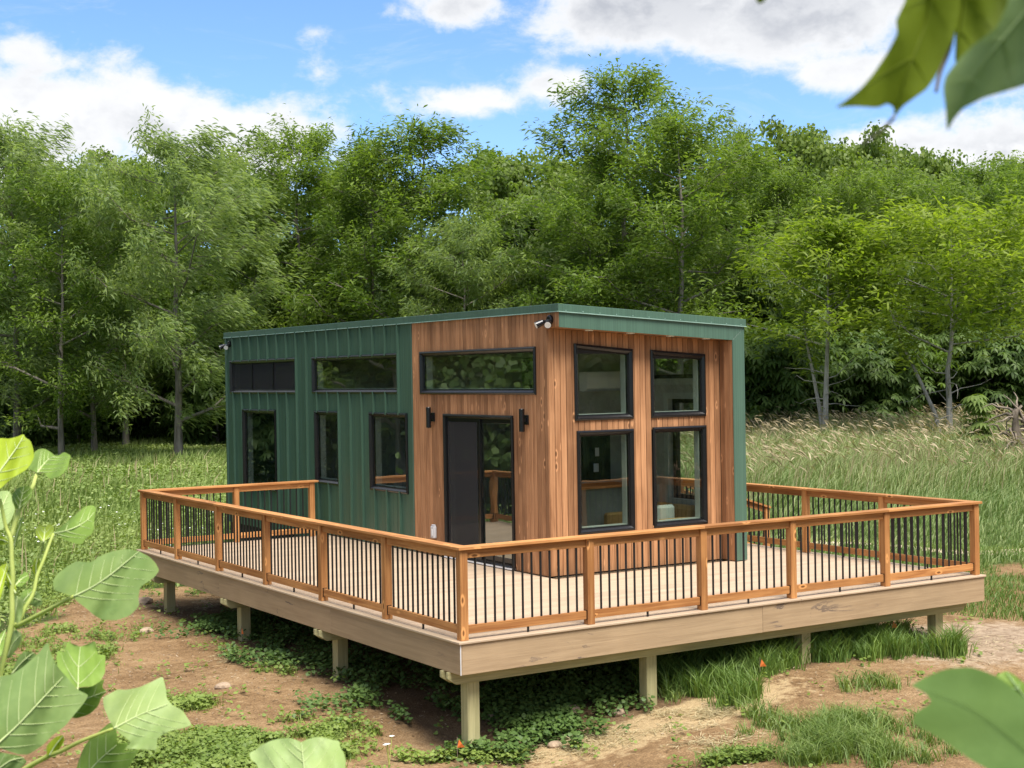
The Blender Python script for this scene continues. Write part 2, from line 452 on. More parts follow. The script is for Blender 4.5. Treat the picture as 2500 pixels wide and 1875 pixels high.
# ------------------------------------------------------------------ terrain
def vnoise(x, y, sc, seed=0):
    x = np.asarray(x, float)/sc+seed*17.3; y = np.asarray(y, float)/sc+seed*9.7
    xi = np.floor(x).astype(int); yi = np.floor(y).astype(int); fx = x-xi; fy = y-yi
    fx = fx*fx*(3-2*fx); fy = fy*fy*(3-2*fy)

    def h(a, b):
        q = np.sin(a*127.1+b*311.7+seed*13.7)*43758.5453; return q-np.floor(q)
    return (h(xi, yi)*(1-fx)+h(xi+1, yi)*fx)*(1-fy)+(h(xi, yi+1)*(1-fx)+h(xi+1, yi+1)*fx)*fy


def sstep(a, b, x): t = np.clip((np.asarray(x, float)-a)/(b-a), 0, 1); return t*t*(3-2*t)


SY, CY = math.sin(YAW), math.cos(YAW)


def toDS(x, y): dx = np.asarray(x, float)-CAM.x; dy = np.asarray(y, float)-CAM.y; return dx*SY+dy*CY, dx*CY-dy*SY


def fromDS(D, s): return CAM.x+D*SY+s*CY, CAM.y+D*CY-s*SY


def bump2(x, y, cx, cy, rx, ry): return np.exp(-(((x-cx)/rx)**2+((y-cy)/ry)**2))


def ground(x, y):
    x = np.asarray(x, float); y = np.asarray(y, float); D, s = toDS(x, y)
    z = -.95+0*x
    z = z-.30*bump2(x, y, .1, -.1, 1.9, 2.0)-.06*bump2(x, y, 2.4, .1, 1, 1)+.13*bump2(x, y, 5.0, .2, 1.6, 1.6)+.08*bump2(x, y, 7.4, .2, 1.4, 1.6)
    z = z+np.clip(12.6-D, 0, 40)*.165
    z = z+sstep(24, 50, D)*sstep(-3, 13, s)*.75+sstep(30, 62, D)*.15
    z = z+np.clip(D-74, 0, 60)*.10+sstep(40, 130, np.abs(s))*4
    rough = sstep(3, 60, np.abs(D-15))*.10+.035
    z = z+(vnoise(x, y, 1.7, 3)-.5)*rough*2+(vnoise(x, y, .45, 5)-.5)*.05
    return z


def at_px(u, D):
    """a point on the ground at depth D straight below picture column u (2500 px wide photograph)"""
    s = (u-1250)/FPX*D; x, y = fromDS(D, s); return float(x), float(y), float(ground(x, y))


def on_ground(u, v):
    d = Fw*FPX+Rt*(u-1250)-Up*(v-937.5); d.normalize(); t = 4.0
    for _ in range(400):
        p = CAM+d*t
        gap = p.z-float(ground(p.x, p.y))
        if gap < .004: break
        t += max(.004, gap*1.5)
    return p.x, p.y, p.z


def px3(u, v, depth):
    return CAM+Fw*depth+Rt*((u-1250)/FPX*depth)-Up*((v-937.5)/FPX*depth)


def axis_values(parts):
    out = []
    for a, b, n in parts: out += list(np.linspace(a, b, n, endpoint=False))
    return np.array(out+[parts[-1][1]])


Dv = axis_values([(-300, -20, 10), (-20, 9, 16), (9, 26, 110), (26, 75, 90), (75, 140, 30), (140, 900, 14)])
sv = axis_values([(-700, -60, 14), (-60, -12, 44), (-12, 12, 130), (12, 60, 44), (60, 700, 14)])
GD, GS = np.meshgrid(Dv, sv, indexing='ij'); GX, GY = fromDS(GD, GS); GZ = ground(GX, GY)


def turf_mask(x, y):
    """1 where meadow or lawn covers the soil"""
    D, s = toDS(x, y)
    m = sstep(24.5, 27.0, D+(vnoise(x, y, 2.0, 8)-.5)*3)
    m = np.maximum(m, sstep(-7.2, -8.6, s+(vnoise(x, y, 1.5, 9)-.5)*2)*sstep(16.5, 18, D))
    m = np.maximum(m, sstep(10.5, 9, D))
    m = np.maximum(m, sstep(8.3, 10.5, x+(vnoise(x, y, 1.2, 4)-.5)*2)*sstep(1.0, 3.5, y)*sstep(25, 21, D+0*x)*.0)
    return m


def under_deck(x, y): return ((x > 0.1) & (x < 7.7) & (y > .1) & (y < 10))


f_turf = turf_mask(GX, GY)
pb = on_ground(1690, 1745); pc = on_ground(1500, 1790); pe = on_ground(1800, 1700); pa = on_ground(2400, 1560)
f_straw = .9*bump2(GX, GY, pb[0], pb[1], .9, .35)+.75*bump2(GX, GY, pc[0], pc[1], 1.3, .6)+.35*bump2(GX, GY, pe[0], pe[1], 1.0, .6)+.20
f_straw = f_straw*(1-under_deck(GX, GY)*.8)
f_mulch = 1.1*bump2(GX, GY, pa[0], pa[1], 2.2, 1.5)
f_dark_soil = np.clip(under_deck(GX, GY)*.8+.5*bump2(GX, GY, 7.6, .3, .9, .7), 0, 1)  # soil colour darker over the deck footprint and round the right front post
nI, nJ = GD.shape
idx = np.arange(nI*nJ).reshape(nI, nJ)
q = np.stack([idx[:-1, :-1], idx[1:, :-1], idx[1:, 1:], idx[:-1, 1:]], -1).reshape(-1, 4)
T = np.concatenate([q[:, [0, 2, 1]], q[:, [0, 3, 2]]])
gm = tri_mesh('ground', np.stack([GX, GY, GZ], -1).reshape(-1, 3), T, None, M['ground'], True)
for nm, arr in (('turf', f_turf), ('straw', f_straw), ('mulch', f_mulch), ('dark_soil', f_dark_soil)):
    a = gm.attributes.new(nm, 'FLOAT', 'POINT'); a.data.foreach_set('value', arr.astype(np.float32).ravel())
tag(link('ground', gm), kind='structure')

# worn sandy path beyond the right-hand railing, laid on the ground
pm = MB(); rows = []
for i in range(24):
    t_ = i/23; u = 1950+t_*1500; x, y, _ = at_px(u, 29.2-2.2*t_+.5*math.sin(i*.7))
    wv = .42+.15*math.sin(i*1.3); dx, dy = SY*wv*1.4, CY*wv*1.4
    rows.append(((x-dx, y-dy), (x, y), (x+dx, y+dy)))
vs = [(a, b, float(ground(a, b))+.03-(.05 if k != 1 else 0)) for r_ in rows for k, (a, b) in enumerate(r_)]
pm.face_idx(vs, [(i*3+k, i*3+k+3, i*3+k+4, i*3+k+1) for i in range(23) for k in range(2)])
tag(pm.build('path', M['sand'], smooth=True), kind='structure')

# ------------------------------------------------------------------ deck
Lx, Ly = 7.818, 10.126
HX, HY, OV, HX2, HY1 = 3.299, 3.286, .283, 6.44, 14.663
YR = 7.4                                            # the right-hand arm of the deck ends here
FAS = -.332
deck = thing('deck', 'large raised tan composite deck on square timber posts wrapping round the cabin', 'deck', (3.9, 5.0, -1.0))


def part_box(parent, name, a, b, mat, bevel=.003):
    return MB().box(a, b).build(name, mat, parent, bevel)


BW = .143
y = BW+.003; k = 0
while y < Ly-BW-.02:
    y1 = min(y+BW-.005, Ly-BW-.003)
    spans = []
    if y1 < HY-.005: spans = [(BW+.003, Lx-BW-.003)]
    else:
        spans = [(BW+.003, HX-.012)]
        if y < YR-BW-.02: spans.append((HX2+.012, Lx-BW-.003))
    for (a, b) in spans:
        cuts = [a]
        if b-a > 5: cuts.append(a+(2.4 if k % 2 else 4.9))
        cuts.append(b)
        for c0, c1 in zip(cuts[:-1], cuts[1:]):
            part_box(deck, 'decking_board', (c0+.0015, y, -.025), (c1-.0015, y1, 0), M['deck_board'], .003)
    y += BW; k += 1
# picture-frame border boards
for nm, a, b, mm in [('border_board', (0, 0, -.025), (4.6, BW-.002, .001), 'deck_board'), ('border_board', (4.603, 0, -.025), (Lx, BW-.002, .001), 'deck_board'),
                     ('border_board', (0, BW+.001, -.025), (BW-.002, 5.2, .001), 'deck_edge'), ('border_board', (0, 5.203, -.025), (BW-.002, Ly, .001), 'deck_edge'),
                     ('border_board', (Lx-BW+.002, BW+.001, -.025), (Lx, YR, .001), 'deck_edge'), ('border_board', (BW+.001, Ly-BW+.002, -.025), (HX-.015, Ly, .001), 'deck_board'),
                     ('border_board', (HX2+.015, YR-BW+.002, -.025), (Lx-BW-.001, YR, .001), 'deck_board')]:
    part_box(deck, nm, a, b, M[mm], .005)
# fascia
for y0, y1 in ((.021, 3.02), (3.023, 6.6), (6.603, Ly-.02)):
    part_box(deck, 'fascia_board', (.02, y0, FAS), (.045, y1, -.026), M['fascia_y'], .002)
for x0, x1 in ((.0455, 4.02), (4.023, Lx-.02)):
    part_box(deck, 'fascia_board', (x0, .021, FAS), (x1, .046, -.026), M['fascia_x'], .002)
part_box(deck, 'corner_trim', (.0195, .0205, FAS), (.032, .0208, -.027), M['clear_plastic'], 0)
part_box(deck, 'fascia_board', (Lx-.045, .047, FAS), (Lx-.02, YR-.02, -.026), M['fascia_y'], .002)
part_box(deck, 'fascia_board', (.0465, Ly-.045, FAS), (HX-.02, Ly-.02, -.026), M['fascia_x'], .002)
for i in range(18):
    x = .30+i*.43
    y1 = Ly-.05 if x < HX-.1 else (YR-.05 if x > HX2 else 3.2)
    part_box(deck, 'joist', (x, .05, -.262), (x+.038, y1, -.027), M['treated_y'], 0)
# double-ply beams on piers, chamfered ends
BZ0, BZ1 = -.465, -.264
for j, yb in enumerate((.225, 3.275, 6.325, 9.375)):
    xe = Lx-.10 if yb < 7 else HX-.1
    for kk in range(2):
        yy = yb+kk*.125
        poly = [(.0 if j else -.02, BZ1), (.0 if j else -.02, -.375), (.10, BZ0), (xe-.10, BZ0), (xe, -.375), (xe, BZ1)]
        if j in (0,) or True: poly[0] = (.048, BZ1); poly.insert(1, (.048, FAS-.002)); poly[2] = (-.01, FAS-.002); poly.insert(3, (-.01, -.40)); poly[4] = (.09, BZ0)
        MB().prism(poly, 'y', yy, yy+.038).build('beam', M['treated_x'], deck, .002)
    for xp in ((.235, 2.525, 4.845, 7.145) if yb < 1 else ((.235, 2.6, 7.145) if yb < 7 else (.235, 2.6))):
        g0 = float(ground(xp+.07, yb+.09))-.25
        part_box(deck, 'support_post', (xp, yb+.028, g0), (xp+.142, yb+.170, BZ0-.001), M['treated_z'], .006)
        part_box(deck, 'post_tongue', (xp+.01, yb+.0405, BZ0), (xp+.132, yb+.122, BZ1-.01), M['treated_z'], 0)


# ------------------------------------------------------------------ railings
bal_mesh = MB().box((-.0095, -.0095, .148), (.0095, .0095, .822)).mesh('baluster', [M['black_bar']], .0025)
foot_mesh = MB().box((-.0095, -.0095, .001), (.0095, .0095, .059)).mesh('rail_foot', [M['black_bar']], .002)


def railing(label, p0, posts, axis, skip=(), end_cut=(0, 0)):
    """posts: centres along the axis; p0: the fixed coordinate of the centre line"""
    a0, a1 = posts[0], posts[-1]
    P = (lambda t, d, z: (t, p0+d, z)) if axis == 'x' else (lambda t, d, z: (p0+d, t, z))
    root = thing('deck_railing', label, 'railing', P((a0+a1)/2, 0, 0), 'cedar railings round the deck')

    def bx(name, t0, t1, d0, d1, z0, z1, mat, bev=.004):
        a, b = P(t0, d0, z0), P(t1, d1, z1)
        return part_box(root, name, tuple(map(min, a, b)), tuple(map(max, a, b)), mat, bev)
    hw = .0445
    for i, t in enumerate(posts):
        if i not in skip: bx('post', t-hw, t+hw, -hw, hw, .0012, .909, M['cedar_z'], .004)
    lo = a0-hw-(.03 if end_cut[0] == 0 else end_cut[0]); hi = a1+hw+(.03 if end_cut[1] == 0 else end_cut[1])
    cuts = [lo]+[posts[i] for i in range(2, len(posts)-1, 2)]+[hi]
    for c0, c1 in zip(cuts[:-1], cuts[1:]):
        bx('cap_rail', c0+.001, c1-.001, -hw-.03, hw+.03, .910, .941, M['cedar_'+axis], .004)
    for t0, t1 in zip(posts[:-1], posts[1:]):
        b0, b1 = t0+hw, t1-hw
        bx('top_rail', b0, b1, -.019, .019, .822, .908, M['cedar_'+axis], .003)
        bx('bottom_rail', b0+.004, b1-.004, -.019, .019, .060, .148, M['cedar_'+axis], .003)
        for e0, e1 in ((b0, b0+.004), (b1-.004, b1)):
            bx('rail_bracket', e0, e1, -.027, .027, .052, .156, M['black'], 0)
        n = max(3, round((b1-b0)/.1095)-1); stp = (b1-b0)/(n+1)
        for i in range(n):
            c = P(b0+stp*(i+1), 0, 0); link('baluster', bal_mesh, None, root, Vector(c)-root.location)
        c = P((b0+b1)/2+.003, 0, 0); link('rail_foot', foot_mesh, None, root, Vector(c)-root.location)
    return root


pi_ = .1005
railing('long cedar railing along the front left edge of the deck, six bays', pi_, [pi_, 1.735, 3.385, 5.09, 6.78, 8.46, Ly-pi_], 'y', (0,), (-.1195, 0))
railing('cedar railing along the front right edge of the deck, five bays', pi_, [pi_, 1.655, 3.203, 4.548, 6.093, Lx-pi_], 'x')
railing('short cedar railing at the far left end of the deck, ending at the green wall', Ly-pi_, [pi_, 1.64, 2.985], 'x', (0,), (-.1195, .06))
railing('cedar railing along the far right side of the deck, ending at the stairs', Lx-pi_, [pi_, 1.66, 3.16, 4.66, 6.05], 'y', (0,), (-.1195, 0))
# stairs going down at the far right side
gz = float(ground(9.6, 6.6))
st = thing('stairs', 'wooden deck stairs going down to the grass behind the far right railing', 'stairs', (8.6, 6.65, -.9))
nst = 5
for i in range(nst-1):
    z = -(i+1)*(.92/nst); x0 = Lx+.02+i*.30
    part_box(st, 'tread', (x0, 6.12, z-.03), (x0+.31, 7.2, z), M['deck_board'], .004)
for yy in (6.10, 7.18):
    MB().prism([(Lx+.01, -.04), (Lx+.01, -.30), (Lx+1.25, -1.0), (Lx+1.55, -1.0), (Lx+1.55, -.85), (Lx+1.3, -.80)], 'y', yy, yy+.035).build('stringer', M['treated_x'], st)
for yy, lab in ((6.05, 'sloping cedar stair handrail nearest the cabin front, behind the far right railing'), (7.25, 'sloping cedar stair handrail on the far side of the deck stairs')):
    r_ = thing('stair_railing', lab, 'railing', (8.6, yy, -.5), 'stair handrails')
    xa, xb, za, zb = 7.76, 9.52, .90, .36
    part_box(r_, 'post', (xb, yy-.0445, -1.3), (xb+.089, yy+.0445, zb+.02), M['cedar_z'])
    MB().prism([(xa, za), (xa, za-.09), (xb, zb-.09), (xb, zb)], 'y', yy-.019, yy+.019).build('top_rail', M['cedar_x'], r_)
    MB().prism([(xa, za+.034), (xa, za+.003), (xb+.1, zb-.027), (xb+.1, zb+.004)], 'y', yy-.07, yy+.07).build('cap_rail', M['cedar_x'], r_)
    MB().prism([(xa, za-.68), (xa, za-.77), (xb, zb-.77), (xb, zb-.68)], 'y', yy-.0192, yy+.0188).build('bottom_rail', M['cedar_x'], r_)
    for i in range(1, 16):
        x = xa+(xb-xa)*i/16; zt = za+(zb-za)*i/16
        part_box(r_, 'baluster', (x-.0095, yy-.0095, zt-.69), (x+.0095, yy+.0095, zt-.08), M['black_bar'], 0)

# ------------------------------------------------------------------ cabin
house = thing('cabin', 'small modern cabin with green metal cladding and a wood-clad corner, flat sloping roof', 'cabin', ((HX+HX2)/2, 9, 0))


def drip_left(y): return 3.467+(3.486-3.467)*(y-HY+OV)/(HY1-HY+OV)     # underside of the drip edge on the left wall


def drip_front(x): return 3.467+(3.287-3.467)*(x-HX)/(HX2-HX)


winL = {  # left wall: y0, y1, z0, z1
    'A': (11.235, 14.40, 2.393, 3.035), 'B': (7.402, 10.582, 2.398, 3.028), 'W': (3.547, 6.717, 2.390, 3.030),
    'C': (12.20, 13.797, .60, 2.102), 'D': (9.55, 10.515, .86, 2.105), 'E': (7.15, 8.43, .86, 2.103)}
doorL = (4.132, 6.031, .0, 2.108)
winF = {  # front wall: x0, x1, z0, z1 left, z1 right
    'F1': (3.720, 4.688, 2.036, 3.062, 2.982), 'F2': (4.990, 5.957, 2.038, 2.972, 2.908),
    'F3': (3.746, 4.686, .530, 1.905, 1.905), 'F4': (5.010, 5.958, .530, 1.912, 1.912)}


def spans_free(z0, z1, cuts):
    out = [(z0, z1)]
    for c0, c1 in cuts:
        nx = []
        for a, b in out:
            if c1 <= a or c0 >= b: nx.append((a, b)); continue
            if c0 > a: nx.append((a, c0))
            if c1 < b: nx.append((c1, b))
        out = nx
    return [(a, b) for a, b in out if b-a > .02]


INS = .035      # cladding runs under the window flange
openL = list(winL.values())+[doorL]
HYW = 6.979
# vertical wood boards, left wall
n = round((HYW-HY)/.0945); pw = (HYW-HY)/n
for i in range(n):
    y0, y1 = HY+i*pw, HY+(i+1)*pw-.009
    top = drip_left(y0)+.02
    cuts = [(z0+INS if z0 > .1 else z0-.1, z1-INS) for (a, b, z0, z1) in openL if a+INS < (y0+y1)/2 < b-INS]
    for (a, b) in spans_free(.012, top, cuts):
        part_box(house, 'siding_board', (HX, y0, a), (HX+.018, y1, b), M['siding'], .005)
# soffit return above the recessed front: boards continue to the overhang edge
for i in range(3):
    y0 = HY-OV+.004+i*(OV-.004)/3; y1 = HY-OV+(i+1)*(OV)/3-.002
    part_box(house, 'siding_board', (HX, y0, 3.268), (HX+.018, y1, 3.48), M['siding'], .0035)
# green standing-seam panels
PP = (HY1-HYW)/18
for i in range(18):
    y0, y1 = HYW+.03+i*PP-(.03 if i else 0), HYW+(i+1)*PP
    ym = (y0+y1)/2
    brk = sorted({y0, y1}|{v for (a, b, z0, z1) in winL.values() for v in (a+INS, b-INS) if y0 < v < y1})
    zb = -.12 if ym > Ly else .012; cells = []
    for a0, a1 in zip(brk[:-1], brk[1:]):
        cuts = [(z0+INS, z1-INS) for (a, b, z0, z1) in winL.values() if a+INS-.001 <= (a0+a1)/2 <= b-INS+.001]
        cells += [[a0, a1, c, d, -1] for (c, d) in spans_free(zb, drip_left(ym)+.02, cuts)]
    groups = []
    for c in cells:                                     # cells that touch belong to one sheet
        hit = [g for g in groups if any(abs(q_[1]-c[0]) < 1e-6 and q_[2] < c[3]-.01 and c[2] < q_[3]-.01 for q_ in g)]
        for g in hit: groups.remove(g)
        groups.append(sum(hit, [])+[c])
    for g in groups:
        mbp = MB()
        for a0, a1, c, d, _ in g:
            mbp.box((HX+.008, a0, c), (HX+.016, a1, d))
            for rr in (.33, .66):                       # pencil ribs pressed in the pan
                yy = y0+(y1-y0)*rr
                if a0+.01 < yy < a1-.01: mbp.box((HX+.005, yy-.006, c), (HX+.0081, yy+.006, d))
            if abs(a1-y1) < 1e-6 and i < 17: mbp.box((HX-.034, y1-.015, c), (HX+.0082, y1+.015, d))
        mbp.build('wall_panel', M['green'], house)
part_box(house, 'corner_trim', (HX-.006, HYW+.0005, .012), (HX+.0165, HYW+.03, drip_left(HYW)+.02), M['green_trim'], .002)
part_box(house, 'corner_trim', (HX-.008, HY1-.07, -.12), (HX+.0164, HY1+.004, drip_left(HY1)+.02), M['green_trim'], .002)

# front wall boards (recessed under the overhang)
n = round((6.222-HX-.02)/.0945); pw = (6.222-HX-.02)/n
for i in range(n):
    x0, x1 = HX+.02+i*pw, HX+.02+(i+1)*pw-(.006 if i < n-1 else -.0004); xm = (x0+x1)/2
    top = 3.262+(3.098-3.262)*(xm-HX)/(6.2-HX)+.004
    cuts = [(z0+INS, za+(zb_-za)*(xm-a)/(b-a)-INS) for (a, b, z0, za, zb_) in winF.values() if a+INS < xm < b-INS]
    for (a, b) in spans_free(.012, top, cuts):
        part_box(house, 'siding_board', (x0, HY, a), (x1, HY+.018, b), M['siding'], .005)
# corner board closing the outer corner
part_box(house, 'siding_board', (HX+.0005, HY+.0005, .012), (HX+.0195, HY+.0175, 3.262), M['siding'], 0) if False else None
# right-hand return of the recess, in wood
for i in range(3):
    y0 = HY-OV+.006+i*(OV-.006)/3; y1 = HY-OV+.006+(i+1)*(OV-.006)/3-.0035
    part_box(house, 'siding_board', (6.222, y0, .012), (6.24, y1, 3.10), M['siding'], .0035)
# wood soffit with pot lights
MB().face_idx([], [])
sof = MB(); zN, zR = 3.264, 3.094
for i in range(2):
    ya, yb = HY-OV+.003+i*.142, HY-OV+.140+i*.142
    b_ = MB().prism([(HX+.019, zN), (6.221, zN+(zR-zN)*.94), (6.221, zN+(zR-zN)*.94+.015), (HX+.019, zN+.015)], 'y', ya, yb-.003)
    b_.build('soffit_board', M['siding'], house)
for xq in (3.87, 4.55, 5.23, 5.86):
    zq = zN+(zR-zN)*.94*(xq-HX)/(6.22-HX)
    MB().tube([(xq, HY-.15, zq-.012), (xq, HY-.15, zq+.004)], [.055, .06], 14).build('soffit_light', M['lens'], house)
# green fascia across the front, and the green fin down the right
MB().prism([(HX+.002, 3.263), (3.886, 3.263-.164*.2), (3.886, 3.45), (HX+.002, 3.47)], 'y', HY-OV-.006, HY-OV+.002).build('roof_fascia', M['green_trim'], house, .001)
MB().prism([(3.889, 3.2305), (6.215, 3.096), (6.437, 3.27), (6.437, 3.31), (3.889, 3.455)], 'y', HY-OV-.006, HY-OV+.002).build('roof_fascia', M['green_trim'], house, .001)
MB().prism([(6.218, .012), (6.218, 3.094), (6.437, 3.266), (6.437, .012)], 'y', HY-OV-.0055, HY-OV+.0015).build('fin_cladding', M['green_trim'], house, .001)
part_box(house, 'fin_trim', (6.218, HY-OV-.010, .012), (6.285, HY-OV-.0057, 3.10), M['green_trim'], .001)
part_box(house, 'fin_wall', (6.2405, HY-OV+.0025, .012), (6.4365, HY, 3.25), M['green'], 0)
# roof: sloping slab, drip edge with a pale lip
rf = MB(); e = .022


def roofz(x, y): return 3.566-(x-HX)/(HX2-HX)*.178+(y-HY+OV)/(HY1-HY+OV)*.018


cx = [(HX-e, HY-OV-e), (HX2+e, HY-OV-e), (HX2+e, HY1+e), (HX-e, HY1+e)]
rf.face_idx([(x, y, roofz(x, y)) for x, y in cx]+[(x, y, roofz(x, y)-.094) for x, y in cx],
            [(0, 1, 2, 3), (7, 6, 5, 4), (0, 4, 5, 1), (1, 5, 6, 2), (2, 6, 7, 3), (3, 7, 4, 0)])
roof = rf.build('roof', M['green_trim'], house, .003)
lip = MB()
for (a, b) in ((0, 1), (0, 3)):
    (xa, ya), (xb, yb) = cx[a], cx[b]
    ox, oy = (0, -1) if a == 0 and b == 1 else (-1, 0)
    za, zb = roofz(xa, ya)-.094, roofz(xb, yb)-.094
    o1 = .012
    lip.face_idx([(xa+ox*o1, ya+oy*o1, za-.014), (xb+ox*o1, yb+oy*o1, zb-.014), (xb+ox*o1, yb+oy*o1, zb-.004), (xa+ox*o1, ya+oy*o1, za-.004),
                  (xa-ox*.004, ya-oy*.004, za-.010), (xb-ox*.004, yb-oy*.004, zb-.010), (xb-ox*.004, yb-oy*.004, zb+.0), (xa-ox*.004, ya-oy*.004, za+.0)],
                 [(0, 1, 2, 3), (4, 7, 6, 5), (3, 2, 6, 7), (0, 4, 5, 1), (0, 3, 7, 4), (1, 5, 6, 2)])
lip.build('drip_edge', M['pale_lip'], roof)
sc = MB()
for i in range(12):
    x = HX+.1+i*.27; z = roofz(x, HY-OV)-.082
    sc.tube([(x, HY-OV-e-.004, z), (x, HY-OV-e+.002, z)], [.006, .009], 8)
sc.build('fascia_screw', M['pale_lip'], roof)
MB().tube([(5.75, 5.2, roofz(5.75, 5.2)-.02), (5.75, 5.2, roofz(5.75, 5.2)+.10), (5.75, 5.2, roofz(5.75, 5.2)+.13)], [.07, .07, .10], 10).build('roof_vent', M['white'], house)


# ---- walls behind the cladding, with openings, and the interior shell
def wall_with_holes(name, plane, c0, c1, u0, u1, z0, z1f, holes, mat):
    """plane 'x' or 'y'; c0..c1 thickness; u along the wall"""
    us = sorted({u0, u1}|{v for h in holes for v in h[:2]}); mb = MB()
    for a, b in zip(us[:-1], us[1:]):
        m_ = (a+b)/2
        for (p, q_) in spans_free(z0, z1f(m_), [h[2:4] for h in holes if h[0]-1e-6 <= m_ <= h[1]+1e-6]):
            if plane == 'x': mb.box((c0, a, p), (c1, b, q_))
            else: mb.box((a, c0, p), (b, c1, q_))
    return mb.build(name, mat, house)


G = .06
holesL = [(a+G, b-G, z0+G, z1-G) for (a, b, z0, z1) in winL.values()]+[(doorL[0]+.05, doorL[1]-.05, -.2, doorL[3]-.05)]
wall_with_holes('wall_lining', 'x', HX+.0205, HX+.06, HY+.02, HY1-.02, -.12, lambda m_: 3.40, holesL, M['dark'])
wall_with_holes('interior_wall', 'x', HX+.0605, HX+.15, HY+.15, HY1-.02, 0, lambda m_: 3.28, holesL, M['inner_wall'])
holesF = [(a+G, b-G, z0+G, min(za, zb_)-G) for (a, b, z0, za, zb_) in winF.values()]
wall_with_holes('wall_lining', 'y', HY+.0185, HY+.06, HX+.0605, 6.24, 0, lambda m_: 3.1, holesF, M['dark'])
wall_with_holes('interior_wall', 'y', HY+.0605, HY+.149, HX+.0605, 6.25, 0, lambda m_: 3.1, holesF, M['inner_wall'])
holesR = [(3.50, 5.05, 2.57, 2.93), (3.52, 4.49, .80, 2.27), (7.3, 10.2, 2.4, 2.95), (7.6, 8.8, .8, 2.15), (9.2, 10.4, .8, 2.15), (11.6, 13.9, 2.4, 2.95), (12.2, 13.6, .8, 2.15)]  # openings beyond the kitchen partition are unseen, added to brighten the rooms
wall_with_holes('interior_wall', 'x', 6.25, 6.40, HY+.15, HY1-.02, 0, lambda m_: 3.20, holesR, M['inner_wall'])
wall_with_holes('wall_panel', 'x', 6.4005, HX2, HY, HY1, 0, lambda m_: 3.25, holesR, M['green'])
part_box(house, 'rear_wall', (HX+.02, HY1-.0195, -.12), (HX2, HY1, 3.28), M['green'], 0)
part_box(house, 'interior_floor', (HX+.02, HY+.02, -.03), (6.25, HY1-.02, .012), M['inner_floor'], 0)
cl = MB(); cl.face_idx([(HX+.03, HY+.05, 3.27), (6.39, HY+.05, 3.14), (6.39, HY1-.03, 3.14), (HX+.03, HY1-.03, 3.27),
                        (HX+.03, HY+.05, 3.33), (6.39, HY+.05, 3.2), (6.39, HY1-.03, 3.2), (HX+.03, HY1-.03, 3.33)],
                       [(0, 3, 2, 1), (4, 5, 6, 7), (0, 1, 5, 4), (1, 2, 6, 5), (2, 3, 7, 6), (3, 0, 4, 7)])
cl.build('ceiling', M['inner_wall'], house)
part_box(house, 'partition_wall', (5.05, 5.66, .013), (6.249, 5.78, 3.13), M['inner_wall'], 0)
part_box(house, 'partition_wall', (HX+.155, 7.0, .013), (5.3, 7.1, 3.2), M['inner_dark'], 0)
part_box(house, 'partition_wall', (HX+.155, 11.0, .013), (6.249, 11.1, 3.13), M['inner_dark'], 0)
tl = MB()
for i in range(22): tl.box((5.06+i*.044, 5.646, 1.02), (5.06+i*.044+.038, 5.6595, 1.78))
tag(tl.build('tile_backsplash', M['tile'], house), kind=None)
part_box(house, 'base_frame', (HX+.05, Ly+.02, -.42), (HX2-.05, HY1-.05, -.121), M['dark'], 0)
for yy in (10.6, 12.6, 14.3):
    for xx in (HX+.15, HX2-.5):
        g0 = float(ground(xx, yy)); part_box(house, 'footing_block', (xx, yy-.1, g0-.1), (xx+.3, yy+.1, -.4205), M['rock'], .01)
for (a, b, z0, z1) in holesR:
    fm = MB()
    for A, B in (((a, z0), (b, z0+.06)), ((a, z1-.06), (b, z1)), ((a, z0+.06), (a+.06, z1-.06)), ((b-.06, z0+.06), (b, z1-.06))):
        fm.box((6.33, A[0], A[1]), (6.42, B[0], B[1]))
    wn = fm.build('window', M['black'], house)  # real beside the sofa; the rest are added windows that bring in light
    part_box(wn, 'pane', (6.37, a+.05, z0+.05), (6.374, b-.05, z1-.05), M['glass'], 0)
    tr = MB()
    for A, B in (((a-.09, z0-.09), (b+.09, z0)), ((a-.09, z1), (b+.09, z1+.09)), ((a-.09, z0), (a, z1)), ((b, z0), (b+.09, z1))):
        tr.box((6.235, A[0], A[1]), (6.2495, B[0], B[1]))
    tr.build('trim', M['jamb'], wn)


# ---- windows and door in the two visible walls
def ring(mb, quadf, insets, mi=0):
    k = len(mb.v); n = len(insets)
    for (ins, dep) in insets: mb.v += [tuple(p) for p in quadf(ins, dep)]
    for i in range(n-1):
        for j in range(4):
            mb.f.append((k+i*4+j, k+i*4+(j+1) % 4, k+(i+1)*4+(j+1) % 4, k+(i+1)*4+j)); mb.m.append(mi)


